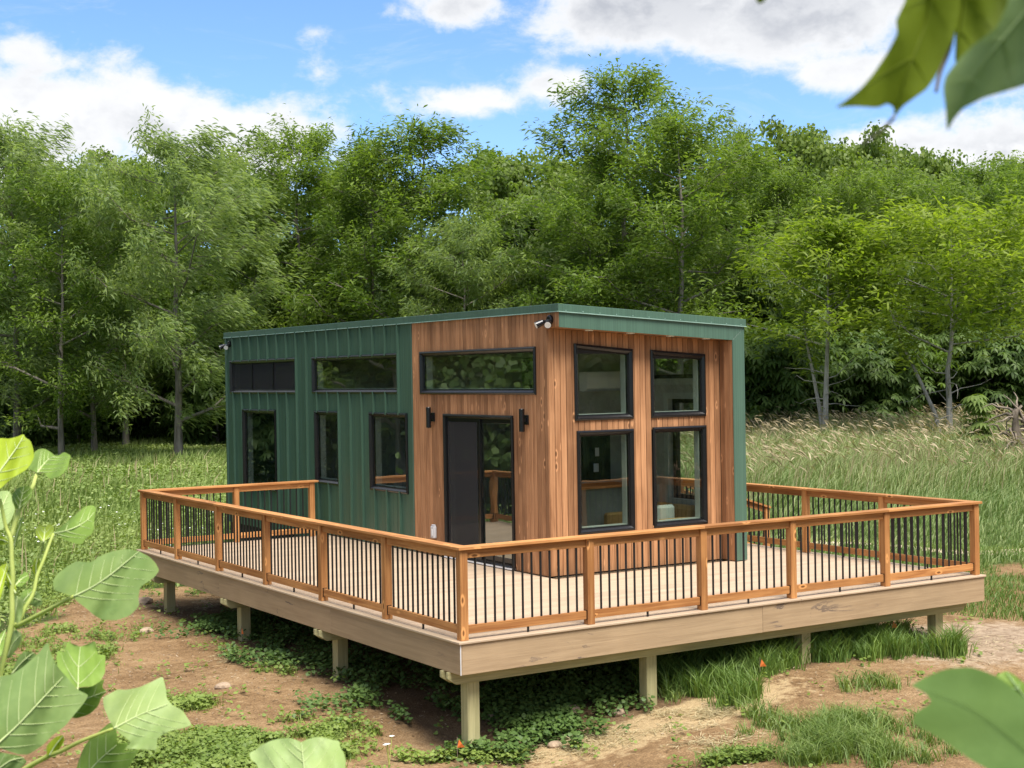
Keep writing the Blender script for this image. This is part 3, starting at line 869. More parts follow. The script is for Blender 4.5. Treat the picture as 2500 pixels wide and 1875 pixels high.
def make_window(plane, u0, u1, z0, za, zb, fw=.078, kind='fixed'):
    if plane == 'L': P = lambda u, z, d: (HX-d, u, z)
    else: P = lambda u, z, d: (u, HY-d, z)

    def quad(i, d): return [P(u0+i, z0+i, d), P(u1-i, z0+i, d), P(u1-i, zb-i, d), P(u0+i, za-i, d)]
    mb = MB()
    ring(mb, quad, [(.002, -.002), (0, .016), (.004, .022), (.022, .030), (.030, .030), (fw-.020, .004), (fw-.016, .004), (fw-.012, -.012), (fw, -.014), (fw, -.06)])
    wn = mb.build('window' if kind != 'door' else 'sliding_door', M['black'], house)
    i = fw-.004

    def slab(name, ua, ub, da, db, mat, zlo=None, zhi=None):
        z_lo = z0+i if zlo is None else zlo
        zt = lambda u: (za+(zb-za)*(u-u0)/(u1-u0)-i) if zhi is None else zhi
        vs = [P(ua, z_lo, da), P(ub, z_lo, da), P(ub, zt(ub), da), P(ua, zt(ua), da), P(ua, z_lo, db), P(ub, z_lo, db), P(ub, zt(ub), db), P(ua, zt(ua), db)]
        m2 = MB(); m2.face_idx(vs, [(0, 1, 2, 3), (7, 6, 5, 4), (0, 4, 5, 1), (1, 5, 6, 2), (2, 6, 7, 3), (3, 7, 4, 0)])
        return m2.build(name, mat, wn)
    if kind == 'fixed':
        slab('pane', u0+i, u1-i, -.020, -.026, M['glass'])
    # pale jamb lining seen through the glass on the far side, head and sill
    if kind != 'door':
        if plane == 'L': slab('jamb', u1-i-.012, u1-i, -.0605, -.16, M['jamb'])
        slab('jamb', u0+i, u0+i+.012, -.0605, -.16, M['jamb'])
        if plane == 'F': slab('jamb', u1-i-.012, u1-i, -.0605, -.16, M['jamb'])
        slab('sill', u0+i+.013, u1-i-.013, -.0605, -.16, M['jamb'], z0+i, z0+i+.012)
    if kind == 'slider3':
        w3 = (u1-u0-2*i)/3
        for k in range(3):
            a, b = u0+i+k*w3, u0+i+(k+1)*w3
            slab('pane', a+.012, b-.012, -.030, -.036, M['glass'])
            slab('screen', a+.012, b-.012, -.018, -.0195, M['screen'])
            if k: slab('mullion', a-.0118, a+.0118, .0, -.04, M['black'])
    if kind == 'door':
        um = 5.075
        for (a, b, d) in ((u0+i, um+.03, -.040), (um-.03, u1-i, -.012)):
            m2 = MB()
            s_ = .055
            zt = za-i
            for (p, q_) in (((a, z0+.03), (a+s_, zt)), ((b-s_, z0+.03), (b, zt)), ((a+s_, z0+.03), (b-s_, z0+.13)), ((a+s_, zt-.06), (b-s_, zt))):
                A, B = P(p[0], p[1], d), P(q_[0], q_[1], d-.026); m2.box(tuple(map(min, A, B)), tuple(map(max, A, B)))
            m2.build('door_leaf', M['black'], wn, .003)
            slab('pane', a+s_-.004, b-s_+.004, d-.010, d-.016, M['glass'], z0+.125, zt-.055)
        slab('screen', um+.025, u1-i-.05, -.0035, -.005, M['screen'], z0+.125, za-i-.055)
        slab('handle', um-.115, um-.095, -.02, .0, M['black'], .95, 1.15)
        slab('threshold', u0+.01, u1-.01, .045, -.02, M['white'], .012, .030)
    return wn


for kx, (a, b, z0, z1) in winL.items():
    make_window('L', a, b, z0, z1, z1, kind='slider3' if kx == 'A' else 'fixed')
for kx, (a, b, z0, za, zb) in winF.items(): make_window('F', a, b, z0, za, zb)
make_window('L', doorL[0], doorL[1], .012, doorL[3], doorL[3], fw=.06, kind='door')

# ---- things on and in the cabin
ac = thing('air_conditioner', 'white wall-mounted air conditioner seen through the upper front window', 'air conditioner', (5.86, 5.55, 2.5))
MB().prism([(5.655, 2.40), (5.655, 2.69), (5.46, 2.69), (5.43, 2.60), (5.45, 2.44), (5.53, 2.39)], 'x', 5.46, 6.24).build('body', M['white'], ac, .01)
part_box(ac, 'louvre', (5.50, 5.445, 2.395), (6.20, 5.52, 2.402), M['clear_plastic'], 0)
for z, lab in ((1.46, 'upper white switch plate on the dark green tiles'), (1.22, 'lower white switch plate on the dark green tiles')):
    tag(MB().box((5.73 if z > 1.3 else 5.70, 5.63, z-.065), (5.80 if z > 1.3 else 5.79, 5.645, z+.065)).build('switch_plate', M['white'], None, .003), lab, 'switch plate', 'switch plates on the kitchen wall')
ct = thing('kitchen_counter', 'wooden kitchen counter against the dark tiled wall inside the cabin', 'counter', (5.5, 5.4, 0))
part_box(ct, 'worktop', (5.0, 5.06, .95), (6.06, 5.6445, .99), M['cedar_x']); part_box(ct, 'cabinet', (5.03, 5.10, .013), (6.04, 5.6445, .949), M['inner_dark'])
sf = thing('sofa', 'tan fabric sofa under the side window inside the cabin', 'sofa', (5.9, 4.3, 0))
part_box(sf, 'base', (5.38, 3.56, .08), (6.22, 4.98, .30), M['sofa'], .02)
for i in range(2): part_box(sf, 'seat_cushion', (5.38, 3.72+i*.56, .302), (6.02, 4.27+i*.56, .46), M['sofa'], .04)
for i in range(2): part_box(sf, 'back_cushion', (5.99, 3.72+i*.56, .40), (6.22, 4.26+i*.56, .74), M['sofa'], .05)
for yy in (3.56, 4.84): part_box(sf, 'armrest', (5.38, yy, .302), (6.22, yy+.14, .60), M['sofa'], .03)
tag(MB().box((-.16, -.05, -.16), (.16, .05, .16)).build('cushion', M['jamb'], None, .04), 'pale cushion standing on the tan sofa', 'cushion').location = (5.62, 3.80, .62)

for yc, z0, lab in ((6.335, 1.905, 'black cylinder wall lamp left of the sliding door'), (3.79, 1.905, 'black cylinder wall lamp right of the sliding door')):
    lt = thing('wall_lamp', lab, 'wall lamp', (HX, yc, z0), 'black wall lamps by the sliding door')
    MB().tube([(HX-.085, yc, z0-.006), (HX-.085, yc, z0), (HX-.085, yc, z0+.295), (HX-.085, yc, z0+.30)], [.034, .037, .037, .034], 20).build('shade', M['black'], lt, smooth=False)
    part_box(lt, 'mounting_plate', (HX-.022, yc-.05, z0+.085), (HX-.001, yc+.05, z0+.215), M['black'], .003)
    part_box(lt, 'arm', (HX-.06, yc-.02, z0+.12), (HX-.0215, yc+.02, z0+.18), M['black'], .002)


def floodlight(yc, zc, lab, face):
    fl = thing('flood_light', lab, 'flood light', (HX, yc, zc), 'twin flood lights under the roof edge')
    MB().tube([(HX-.001, yc, zc), (HX-.03, yc, zc), (HX-.04, yc, zc)], [.062, .062, .045], 18).build('mounting_plate', M['black'], fl)
    for sgn, dv in ((1, Vector((-.75, .25, -.35))), (-1, Vector((-.55, -.62, -.40)))):
        dv = dv.normalized(); p = Vector((HX-.05, yc+sgn*.035, zc-.01))
        MB().tube([(HX-.03, yc+sgn*.02, zc), p, p+dv*.03], .014, 8).build('arm', M['black'], fl)
        hd = MB().tube([p+dv*.02, p+dv*.05, p+dv*.13, p+dv*.15], [.022, .038, .045, .048], 16).build('lamp_head', M['black'], fl)
        MB().tube([p+dv*.149, p+dv*.153], [.042, .042], 16).build('lens', M['lens'], hd)


floodlight(HY-.10, 3.365, 'black twin flood light at the near corner under the roof', 0)
floodlight(14.40, 3.36, 'black twin flood light at the far end of the green wall', 0)
oc = thing('outlet_cover', 'clear plastic outlet cover low on the wood wall left of the sliding door', 'outlet cover', (HX, 6.34, .35))
part_box(oc, 'cover', (HX-.055, 6.285, .26), (HX-.001, 6.395, .44), M['clear_plastic'], .012)
part_box(oc, 'latch', (HX-.064, 6.315, .30), (HX-.0552, 6.345, .40), M['white'], .003)
part_box(oc, 'cap', (HX-.05, 6.298, .4405), (HX-.003, 6.384, .462), M['clear_plastic'], .012)

# ------------------------------------------------------------------ foliage generators (numpy)
def norm(a): return a/np.maximum(np.linalg.norm(a, axis=-1, keepdims=True), 1e-9)


def leaf_quads(base, d, nrm, L, Wd, droop, tint):
    """bent pointed leaf or frond: 6 vertices, 4 triangles"""
    side = norm(np.cross(d, nrm)); nrm = norm(np.cross(side, d)); n = len(base)
    L = np.broadcast_to(L, n)[:, None]; Wd = np.broadcast_to(Wd, n)[:, None]; dr = np.broadcast_to(droop, n)[:, None]
    dn = np.array([0, 0, -1.0])
    p1 = base+d*L*.38+dn*L*dr*.12; p2 = base+d*L*.72+dn*L*dr*.40; p3 = base+d*L+dn*L*dr*.80
    V = np.stack([base, p1+side*Wd*.5, p1-side*Wd*.5, p2+side*Wd*.42, p2-side*Wd*.42, p3], 1)
    T0 = np.array([[0, 1, 2], [1, 3, 2], [2, 3, 4], [3, 5, 4]])
    T = (np.arange(n)[:, None, None]*6+T0[None]).reshape(-1, 3)
    return V.reshape(-1, 3), T, np.repeat(tint, 6)


def join(parts):
    Vs, Ts, ts = [], [], []; k = 0
    for V, T, t in parts: Vs.append(V); Ts.append(T+k); ts.append(t); k += len(V)
    return np.concatenate(Vs), np.concatenate(Ts), np.concatenate(ts)


def unit(v): v = np.asarray(v, float); return v/np.linalg.norm(v)


def skeleton(rng, H, R, t0, nl, prof, lean=(0, 0), forks=0, up=.35):
    tubes = []; twigs = []
    tp = []
    for i in range(9):
        t = i/8; tp.append(np.array([lean[0]*t*H+math.sin(t*5+rng.random()*2)*.02*H*t, lean[1]*t*H+math.cos(t*4+rng.random())*.02*H*t, t*H*.93]))
    r0 = .0135*H
    tubes.append((tp, [r0*(1.25 if i == 0 else (1-.93*i/8)) for i in range(9)]))
    if forks:
        a = rng.random()*6.28; b0 = tp[0]; q = [b0+np.array([math.cos(a), math.sin(a), 0])*x*R+np.array([0, 0, z*H]) for x, z in ((.05, 0), (.12, .16), (.28, .34), (.42, .48), (.5, .62))]
        tubes.append((q, [r0*.7, r0*.6, r0*.45, r0*.3, r0*.1]))
        for k in range(9):
            o = q[4]+(q[2]-q[4])*rng.random()*.9; aa = rng.random()*6.28
            twigs.append((o, unit([math.cos(aa), math.sin(aa), .25])))
    if forks:
        for k in range(9):                                      # bare dead branches below the crown
            o = np.array(tp[2])*(1-k/18)+np.array(tp[3])*(k/18); o[2] = H*(.16+.022*k); a = k*2.4; q = [o]; d = np.array([math.cos(a), math.sin(a), .25])
            for j in range(4): d = unit(d+rng.normal(size=3)*.35); q.append(q[-1]+d*R*.13)
            tubes.append((q, [r0*.22, r0*.17, r0*.12, r0*.08, r0*.03]))
    for k in range(nl):
        t = t0+(.97-t0)*((k+.5)/nl)**.85; a = k*2.39996+rng.normal()*.35
        i = min(7, int(t/ .93*8) if t < .93 else 7); o = tp[i]+(tp[min(8, i+1)]-tp[i])*((t/.93*8)-i if t < .93 else 1)
        rr = R*prof(t)*rng.uniform(.72, 1.12); dirv = np.array([math.cos(a), math.sin(a), 0])
        e = o+dirv*rr+np.array([0, 0, rr*up*rng.uniform(.5, 1.5)]); m = (o+e)/2+np.array([0, 0, -.04*rr])+rng.normal(size=3)*.06*rr
        m2 = o+(e-o)*.78+rng.normal(size=3)*.05*rr
        rb = r0*(1-.85*t)*.50
        tubes.append(([o, m, m2, e], [rb, rb*.7, rb*.42, rb*.12]))
        ns = max(3, int(rr*1.9))
        for j in range(ns):
            f = .22+.78*(j+rng.random()*.6)/ns
            p = (o*(1-f)**2+2*m*f*(1-f)+e*f*f); sa = a+rng.choice([-1, 1])*rng.uniform(.35, 1.25)
            L = rr*rng.uniform(.18, .40)*(1.15-.5*f)+.25
            sd = unit([math.cos(sa), math.sin(sa), rng.uniform(.0, .55)]); tip = p+sd*L
            tubes.append(([p, (p+tip)/2+rng.normal(size=3)*.04, tip], [rb*.35, rb*.22, rb*.07]))
            twigs.append((tip, sd)); twigs.append((p+sd*L*.45, sd))
            if rng.random() < .5: twigs.append((p, unit(sd+dirv)))
    for k in range(int(nl*3.4)):                              # free twigs inside the crown keep it from reading as tiers
        t = t0+(.99-t0)*rng.random()**.8; a = rng.random()*6.283; rr = R*prof(t)*math.sqrt(rng.random())*.95
        twigs.append((np.array([lean[0]*t*H+math.cos(a)*rr, lean[1]*t*H+math.sin(a)*rr, t*H+rng.normal()*.3+rr*.12]), unit([math.cos(a), math.sin(a), .35])))
    for k in range(5): twigs.append((tp[8]+rng.normal(size=3)*.35*np.array([1, 1, .6]), unit(np.append(rng.normal(size=2), .9))))
    return tubes, twigs


def build_tree(kind, seed, H, R, t0, nl, mat, bark, dens=1.0, forks=0, prof=None, lean=(0, 0)):
    rng = np.random.default_rng(seed)
    prof = prof or (lambda t: (.55+.45*math.sin(math.pi*min(1, max(0, (t-.05)/.95))**.9))*(1 if t < .8 else 1-(t-.8)*3.2))
    tubes, twigs = skeleton(rng, H, R, t0, int(nl*1.3), prof, lean, forks, .42 if kind in ('locust', 'lime') else .5)
    mb = MB()
    for p, r in tubes: mb.tube(p, r, 7 if r[0] > .06 else 4, cap=False)
    trunk = mb.mesh('trunk', [bark], 0, (0, 0, 0), True)
    O = np.array([t_[0] for t_ in twigs]); Dv_ = np.array([t_[1] for t_ in twigs]); n = len(O)
    up = np.array([0, 0, 1.0])
    if kind in ('locust', 'lime', 'pale'):
        per = int((58 if kind != 'lime' else 44)*dens)
        idx_ = np.repeat(np.arange(n), per); N = len(idx_)
        d = Dv_[idx_]; h = norm(d*np.array([1, 1, .25])); sd = norm(np.cross(h, up))
        spread = np.repeat(rng.uniform(.55, 1.0, n), per)
        t = rng.random(N); w_ = rng.normal(size=N)
        base = O[idx_]+h*((t-.5)*1.05*spread)[:, None]+sd*(w_*.25*spread)[:, None]+up*(rng.normal(size=N)*.25-np.abs(w_)*.05)[:, None]
        fd = h*(.55+.6*t)[:, None]+sd*(np.sign(w_)*(.45+.6*rng.random(N)))[:, None]+rng.normal(size=(N, 3))*.45+up*.34
        if kind == 'pale': fd = fd*.7+np.array([R0.x, R0.y, 0])*.75-up*.15
        fd = norm(fd); nr = norm(up*1.0+rng.normal(size=(N, 3))*.55)
        L = rng.uniform(.17, .35, N)*(1.0 if kind != 'pale' else .95); Wd = L*rng.uniform(.19, .30, N)
        dr = rng.uniform(.15, .7, N)*(1.3 if kind == 'pale' else 1)
        tint = np.clip(np.repeat(rng.normal(.45, .28, n), per)+rng.normal(size=N)*.15, 0, 1)
        V, T, tt = leaf_quads(base, fd, nr, L, Wd, dr, tint)
    elif kind == 'broad':
        per = int(52*dens); idx_ = np.repeat(np.arange(n), per); N = len(idx_)
        q = norm(rng.normal(size=(N, 3)))*(rng.random(N)**.4)[:, None]*np.array([.78, .78, .55])
        base = O[idx_]+q*np.repeat(rng.uniform(.7, 1.25, n), per)[:, None]
        out_ = norm(q*np.array([1, 1, 1.0])+Dv_[idx_]*.4+up*.35); nr = norm(out_+rng.normal(size=(N, 3))*.45)
        fd = norm(np.cross(nr, rng.normal(size=(N, 3)))-up*.55)
        L = rng.uniform(.14, .24, N); tint = np.clip(np.repeat(rng.normal(.42, .2, n), per)+rng.normal(size=N)*.18, 0, 1)
        V, T, tt = leaf_quads(base, fd, nr, L, L*.85, rng.uniform(0, .5, N), tint)
    else:   # fan: drooping groups of five leaflets
        per = int(11*dens); idx_ = np.repeat(np.arange(n), per); N0 = len(idx_)
        q = rng.normal(size=(N0, 3))*np.array([.48, .48, .32]); c = O[idx_]+q
        nr0 = norm(up*.9+norm(q)*.5+Dv_[idx_]*.5+rng.normal(size=(N0, 3))*.25)
        ax = norm(np.cross(nr0, rng.normal(size=(N0, 3)))); ay = np.cross(nr0, ax)
        parts = []; tint0 = np.clip(np.repeat(rng.normal(.45, .22, n), per)+rng.normal(size=N0)*.15, 0, 1)
        Ls = rng.uniform(.24, .38, N0)
        for k in range(6):
            an = k/6*6.283+.2; fd = norm(ax*math.cos(an)+ay*math.sin(an)+rng.normal(size=(N0, 3))*.12)
            parts.append(leaf_quads(c+fd*.02, fd, nr0, Ls*(1-.25*abs(math.sin(an*.5))), Ls*.32, rng.uniform(.5, 1.1, N0), np.clip(tint0+rng.normal(size=N0)*.06, 0, 1)))
        V, T, tt = join(parts)
    crown = tri_mesh('crown', V, T, tt, mat)
    return trunk, crown


tall = lambda t: (.42+.58*math.sin(math.pi*min(1, max(0, (t-.02)/.98))))*(1 if t < .85 else 1-(t-.85)*3)
wide = lambda t: .6+.4*math.sin(math.pi*t) if t < .8 else .9-(t-.8)*2.2
KIND = {
    'locust_a': build_tree('locust', 11, 13.5, 4.1, .13, 20, M['locust'], M['bark'], 1.0),
    'locust_b': build_tree('locust', 12, 15.0, 4.0, .15, 22, M['locust'], M['bark'], 1.0, prof=tall),
    'locust_c': build_tree('locust', 17, 12.0, 4.1, .10, 19, M['locust'], M['bark'], 1.0, prof=wide),
    'pale_a': build_tree('pale', 21, 13.5, 4.3, .11, 22, M['pale_locust'], M['bark'], 1.05),
    'pale_b': build_tree('pale', 22, 13.0, 3.6, .11, 20, M['pale_locust'], M['bark'], 1.05, prof=tall),
    'lime_a': build_tree('lime', 31, 8.2, 3.4, .40, 17, M['locust_lime'], M['bark_pale'], .95, forks=1, prof=wide),
    'lime_b': build_tree('lime', 32, 8.0, 2.5, .43, 15, M['locust_lime'], M['bark_pale'], .85, forks=1),
    'broad_a': build_tree('broad', 41, 14.5, 3.8, .16, 20, M['broad'], M['bark'], 1.0, prof=tall),
    'broad_b': build_tree('broad', 42, 13.0, 4.2, .12, 20, M['broad'], M['bark'], 1.0),
    'fan_a': build_tree('fan', 51, 11.0, 3.6, .06, 20, M['fan'], M['bark'], 1.0),
    'fan_b': build_tree('fan', 52, 5.0, 2.4, .05, 13, M['shrub'], M['bark'], 1.25),
    'shrub_a': build_tree('broad', 61, 4.6, 2.6, .03, 13, M['shrub'], M['bark'], 1.1),
}
KH = {'locust_a': 13.5, 'locust_b': 15, 'locust_c': 12, 'pale_a': 13.5, 'pale_b': 13, 'lime_a': 8.2, 'lime_b': 8, 'broad_a': 14.5, 'broad_b': 13, 'fan_a': 11, 'fan_b': 5, 'shrub_a': 4.6}
NAMES = {'locust': 'locust_tree', 'pale': 'locust_tree', 'lime': 'locust_tree', 'broad': 'broadleaf_tree', 'fan': 'broadleaf_tree', 'shrub': 'shrub'}


def plant(kind, u, D, top, rot, label, wscale=1.0, group=None, name=None):
    """u: picture column of the trunk; D: depth in metres; top: picture row that the tree reaches"""
    x, y, z = at_px(u, D); h = CAM.z+(920-top-(u-1250)*.016*0)/FPX*D-z
    sz = h/(KH[kind]*1.0); sx = (sz**.6)*wscale
    root = thing(name or NAMES[kind.split('_')[0]], label, 'shrub' if kind.startswith('shrub') else 'tree', (x, y, z-.05), group or 'trees at the edge of the wood')
    root.rotation_euler = (0, 0, rot); root.scale = (sx, sx, sz)
    link('trunk', KIND[kind][0], None, root); link('crown', KIND[kind][1], None, root)
    return root


TREES = [
    # front row, left to right
    ('pale_b', 40, 64, 285, .5, 'tall pale windblown locust cut by the left edge of the photo', 1.0),
    ('locust_c', 148, 61, 420, 1.9, 'locust with a thin dark trunk behind the highest yellow-green leaves', .85),
    ('pale_b', 228, 66, 400, 3.0, 'slim locust left of the big pale locust, trunk standing in tall meadow', .8),
    ('locust_c', 305, 71, 395, 4.2, 'locust set back close behind the left side of the big pale locust', .9),
    ('pale_a', 433, 59, 300, .3, 'big pale windblown locust standing alone in the meadow left of the cabin', 1.0),
    ('locust_a', 620, 70, 415, 2.2, 'locust just left of the far end of the cabin roof', .85),
    ('locust_b', 745, 69, 292, 5.0, 'tall locust with an open top above the green part of the cabin', .95),
    ('locust_a', 905, 66, 330, 1.2, 'yellow-green locust above the joint of green and wood walls, left of the fuller one', .9),
    ('locust_b', 1040, 65, 283, 3.6, 'tall full locust above the wood-clad part of the cabin', 1.08),
    ('pale_a', 1130, 61, 520, 2.0, 'lower pale locust in front of the tall full locust, over the cabin roof', .85),
    ('fan_a', 1285, 68, 480, .7, 'dark broad-leaved tree in the gap left of the tallest tree', .9),
    ('locust_b', 1530, 63, 165, 2.7, 'tallest tree of the wood, locust with a pointed open top', 1.0),
    ('locust_a', 1660, 59, 270, .9, 'full yellow-green locust right of and in front of the tallest tree', 1.0),
    ('locust_b', 1800, 66, 310, 4.4, 'thin wispy locust with sky between its twigs, right of the tallest tree', .62),
    ('locust_c', 1450, 60, 470, 5.3, 'low wide locust at the foot of the tallest tree, over the near roof corner', .85),
    ('broad_a', 1965, 74, 322, 1.5, 'pointed broad-leaved tree right of the wispy locust', .95),
    ('broad_a', 2120, 76, 352, 3.3, 'dense dark-topped broad-leaved tree below the hanging leaf tips', .95),
    ('broad_b', 2250, 78, 395, .4, 'rounded broad-leaved tree behind the two lime-green locusts', .9),
    ('locust_b', 2420, 72, 410, 2.5, 'tall locust behind the right-hand lime-green locust', .9),
    ('locust_a', 2560, 68, 400, 4.9, 'locust cut by the right edge of the photo', .9),
    ('lime_b', 2015, 51, 545, 1.1, 'slender lime-green locust with twin pale trunks right of the cabin', 1.15),
    ('lime_a', 2318, 49, 540, 2.35, 'spreading lime-green locust with a leaning second trunk at the right', 1.15),
    ('fan_a', 1890, 60, 620, 2.9, 'drooping broad-leaved tree close behind the right corner of the cabin', .75),
    ('fan_a', 2160, 62, 640, 5.1, 'dark drooping broad-leaved tree between the two lime-green locusts', .8),
    ('fan_a', 2470, 63, 650, 1.4, 'dark drooping broad-leaved tree right of the right-hand lime-green locust', .85),
    ('locust_a', 1905, 64, 420, .6, 'locust filling the wood just right of the wispy locust', .8),
    ('locust_c', 2075, 63, 445, 2.1, 'wide locust behind the crown of the slender lime-green locust', .9),
    ('locust_a', 2210, 65, 430, 3.9, 'locust between the crowns of the two lime-green locusts', .85),
    ('locust_c', 2375, 62, 455, 5.6, 'wide locust behind the spreading lime-green locust', .9),
    ('locust_b', 2490, 64, 430, 1.0, 'locust near the right edge, above the dead roots', .85),
    # second row
    ('broad_b', 120, 84, 392, 1.0, 'rounded dark tree in the second row behind the left-edge locust', 1.1),
    ('broad_a', 330, 88, 372, 2.0, 'tree in the second row behind the left shoulder of the big pale locust', 1.15),
    ('broad_b', 540, 86, 385, 3.0, 'dark domed tree behind the right shoulder of the big pale locust', 1.0),
    ('locust_a', 660, 90, 420, 4.0, 'second-row tree filling the gap left of the open-topped locust', 1.2),
    ('broad_b', 870, 90, 415, 5.0, 'second-row tree in the gap right of the open-topped locust', 1.1),
    ('broad_a', 1230, 84, 372, .3, 'second-row tree in the dip right of the tall full locust', 1.1),
    ('broad_b', 1390, 86, 400, 1.3, 'second-row tree behind the left foot of the tallest tree', 1.1),
    ('locust_c', 1600, 88, 385, 2.3, 'second-row locust hidden behind the tallest tree', 1.2),
    ('broad_b', 1830, 90, 400, 3.3, 'second-row tree behind the wispy locust', 1.15),
    ('broad_a', 2040, 92, 392, 4.3, 'second-row tree between the two pointed broad-leaved trees', 1.1),
    ('locust_b', 2330, 90, 412, 5.3, 'second-row locust above the right-hand lime-green locust', 1.2),
    ('broad_b', 2520, 92, 420, .9, 'second-row tree at the right edge of the photo', 1.2),
]
for k_, u, D, top, rot, lab, ws in TREES: plant(k_, u, D, top, rot, lab, ws)
SHRUBS = [
    ('fan_b', 60, 72, 800, .3, 'dark leafy shrub between the left-edge trunks'), ('shrub_a', 190, 76, 790, 1.3, 'dark shrub right of the thin dark trunk at the left'),
    ('fan_b', 360, 78, 800, 2.1, 'dark shrub left of the big pale locust trunk'), ('fan_b', 530, 72, 760, 2.9, 'leafy shrub beside the far corner of the cabin'),
    ('shrub_a', 480, 82, 780, 4.0, 'shrub in the shade behind the big pale locust trunk'), ('shrub_a', 700, 76, 740, 5.0, 'shrub above the far end of the cabin roof'),
    ('fan_b', 860, 74, 700, .5, 'shrub above the middle of the green wall'), ('shrub_a', 1060, 74, 700, 1.4, 'shrub above the wood wall'),
    ('fan_b', 1260, 72, 690, 2.4, 'shrub above the near roof corner'), ('shrub_a', 1500, 72, 700, 3.4, 'shrub above the front fascia'),
    ('fan_b', 1700, 68, 720, 4.4, 'shrub above the right end of the front fascia'), ('fan_b', 1900, 56, 830, 5.2, 'leafy drooping shrub beside the green fin'),
    ('shrub_a', 2010, 64, 800, .2, 'dark shrub behind the slender lime-green locust'), ('fan_b', 2110, 58, 850, 1.2, 'dark drooping shrub right of the slender lime-green locust'),
    ('shrub_a', 2220, 64, 810, 2.2, 'dark shrub left of the leaning second trunk'), ('fan_b', 2410, 60, 830, 3.2, 'dark drooping shrub right of the leaning second trunk'),
    ('shrub_a', 2520, 62, 800, 4.2, 'dark shrub at the right edge of the photo'), ('shrub_a', 280, 84, 780, 3.8, 'shrub deep in the shade at the left of the wood'),
    ('shrub_a', 2330, 70, 800, .8, 'shrub deep in the shade behind the right-hand lime-green locust')]
for k_, u, D, top, rot, lab in SHRUBS: plant(k_, u, D, top, rot, lab, 1.15, 'undergrowth shrubs at the foot of the wood', 'shrub')

# the wood goes on beyond the frame, where the panes mirror it
MIRROR = [(-6, 25, 'locust_a', 'locust left of the photo frame, mirrored in the windows of the green wall'), (-11, 20, 'broad_b', 'broad-leaved tree left of the frame, mirrored in the long window over the door'),
          (-9, 32, 'fan_a', 'drooping tree left of the frame, mirrored behind the nearer mirrored locust'), (-16, 28, 'broad_a', 'pointed tree left of the frame, mirrored in the narrow window'),
          (-4, 36, 'locust_c', 'wide locust left of the frame, mirrored in the far tall window'), (-20, 38, 'locust_b', 'tall locust left of the frame, set back in the mirrored wood'),
          (-12, 13, 'fan_b', 'low leafy tree left of the frame, mirrored in the sliding door'), (-14, 42, 'broad_b', 'rounded tree left of the frame, farthest of the mirrored wood'),
          (-8, 28, 'shrub_a', 'shrub left of the frame under the nearest mirrored locust'), (-12, 31, 'fan_b', 'leafy shrub left of the frame, mirrored in the middle of the glass'),
          (-5, 31, 'fan_b', 'leafy shrub left of the frame, mirrored in the far tall window'), (-3, 40, 'shrub_a', 'shrub left of the frame, farthest one mirrored in the far tall window'),
          (-9, 37, 'shrub_a', 'shrub left of the frame behind the drooping mirrored tree'), (-17, 34, 'shrub_a', 'shrub left of the frame behind the pointed mirrored tree'),
          (-13, 25, 'shrub_a', 'shrub left of the frame between two mirrored broad-leaved trees'), (-7, 21, 'shrub_a', 'shrub left of the frame, mirrored beside the sliding door'),
          (-9, 17, 'shrub_a', 'shrub left of the frame, mirrored low in the square-cut windows'), (-14, 22, 'fan_b', 'leafy shrub left of the frame under the mirrored broad-leaved tree'),
          (12, -15, 'broad_b', 'broad-leaved tree behind the camera, mirrored in the upper front windows'), (17, -13, 'fan_a', 'drooping tree behind the camera at the right, mirrored in the lower front windows'),
          (16, -22, 'locust_a', 'locust behind the camera, mirrored in the front windows'), (23, -20, 'broad_a', 'pointed tree behind the camera at the right, mirrored in the right-hand front windows'),
          (14, -10.5, 'shrub_a', 'shrub behind the camera, mirrored low in the front windows'), (21, -28, 'locust_b', 'tall locust behind the camera, farthest in the front windows')]
for i, (x, y, k_, lab) in enumerate(MIRROR):
    r_ = thing(NAMES[k_.split('_')[0]], lab, 'shrub' if k_[0] == 's' else 'tree', (x, y, float(ground(x, y))-.05), 'trees mirrored in the window panes')
    r_.rotation_euler = (0, 0, i*1.7); link('trunk', KIND[k_][0], None, r_); link('crown', KIND[k_][1], None, r_)

# far hillside wood closing the view between the trunks
rng = np.random.default_rng(5)
N = 26000; Dd = rng.uniform(94, 120, N); ss = rng.uniform(-52, 56, N); gx, gy = fromDS(Dd, ss)
hmax = 7.5+3*vnoise(gx, gy, 7, 6); hz = rng.random(N)**.7*hmax
base = np.stack([gx, gy, ground(gx, gy)+hz], -1)
fd = norm(rng.normal(size=(N, 3))-np.array([0, 0, .4])); nr = norm(rng.normal(size=(N, 3))*.6+np.array([-SY*.5, -CY*.5, .8]))
L = rng.uniform(.7, 1.3, N)
V, T, tt = leaf_quads(base, fd, nr, L, L*.7, .3, np.clip(rng.normal(.35, .2, N)+(vnoise(gx, gy, 5, 2)-.5)*.5, 0, 1))
tag(link('far_wood', tri_mesh('far_wood', V, T, tt, M['shrub'])), 'dark mass of the wood behind the trunks', 'wood', kind='stuff')


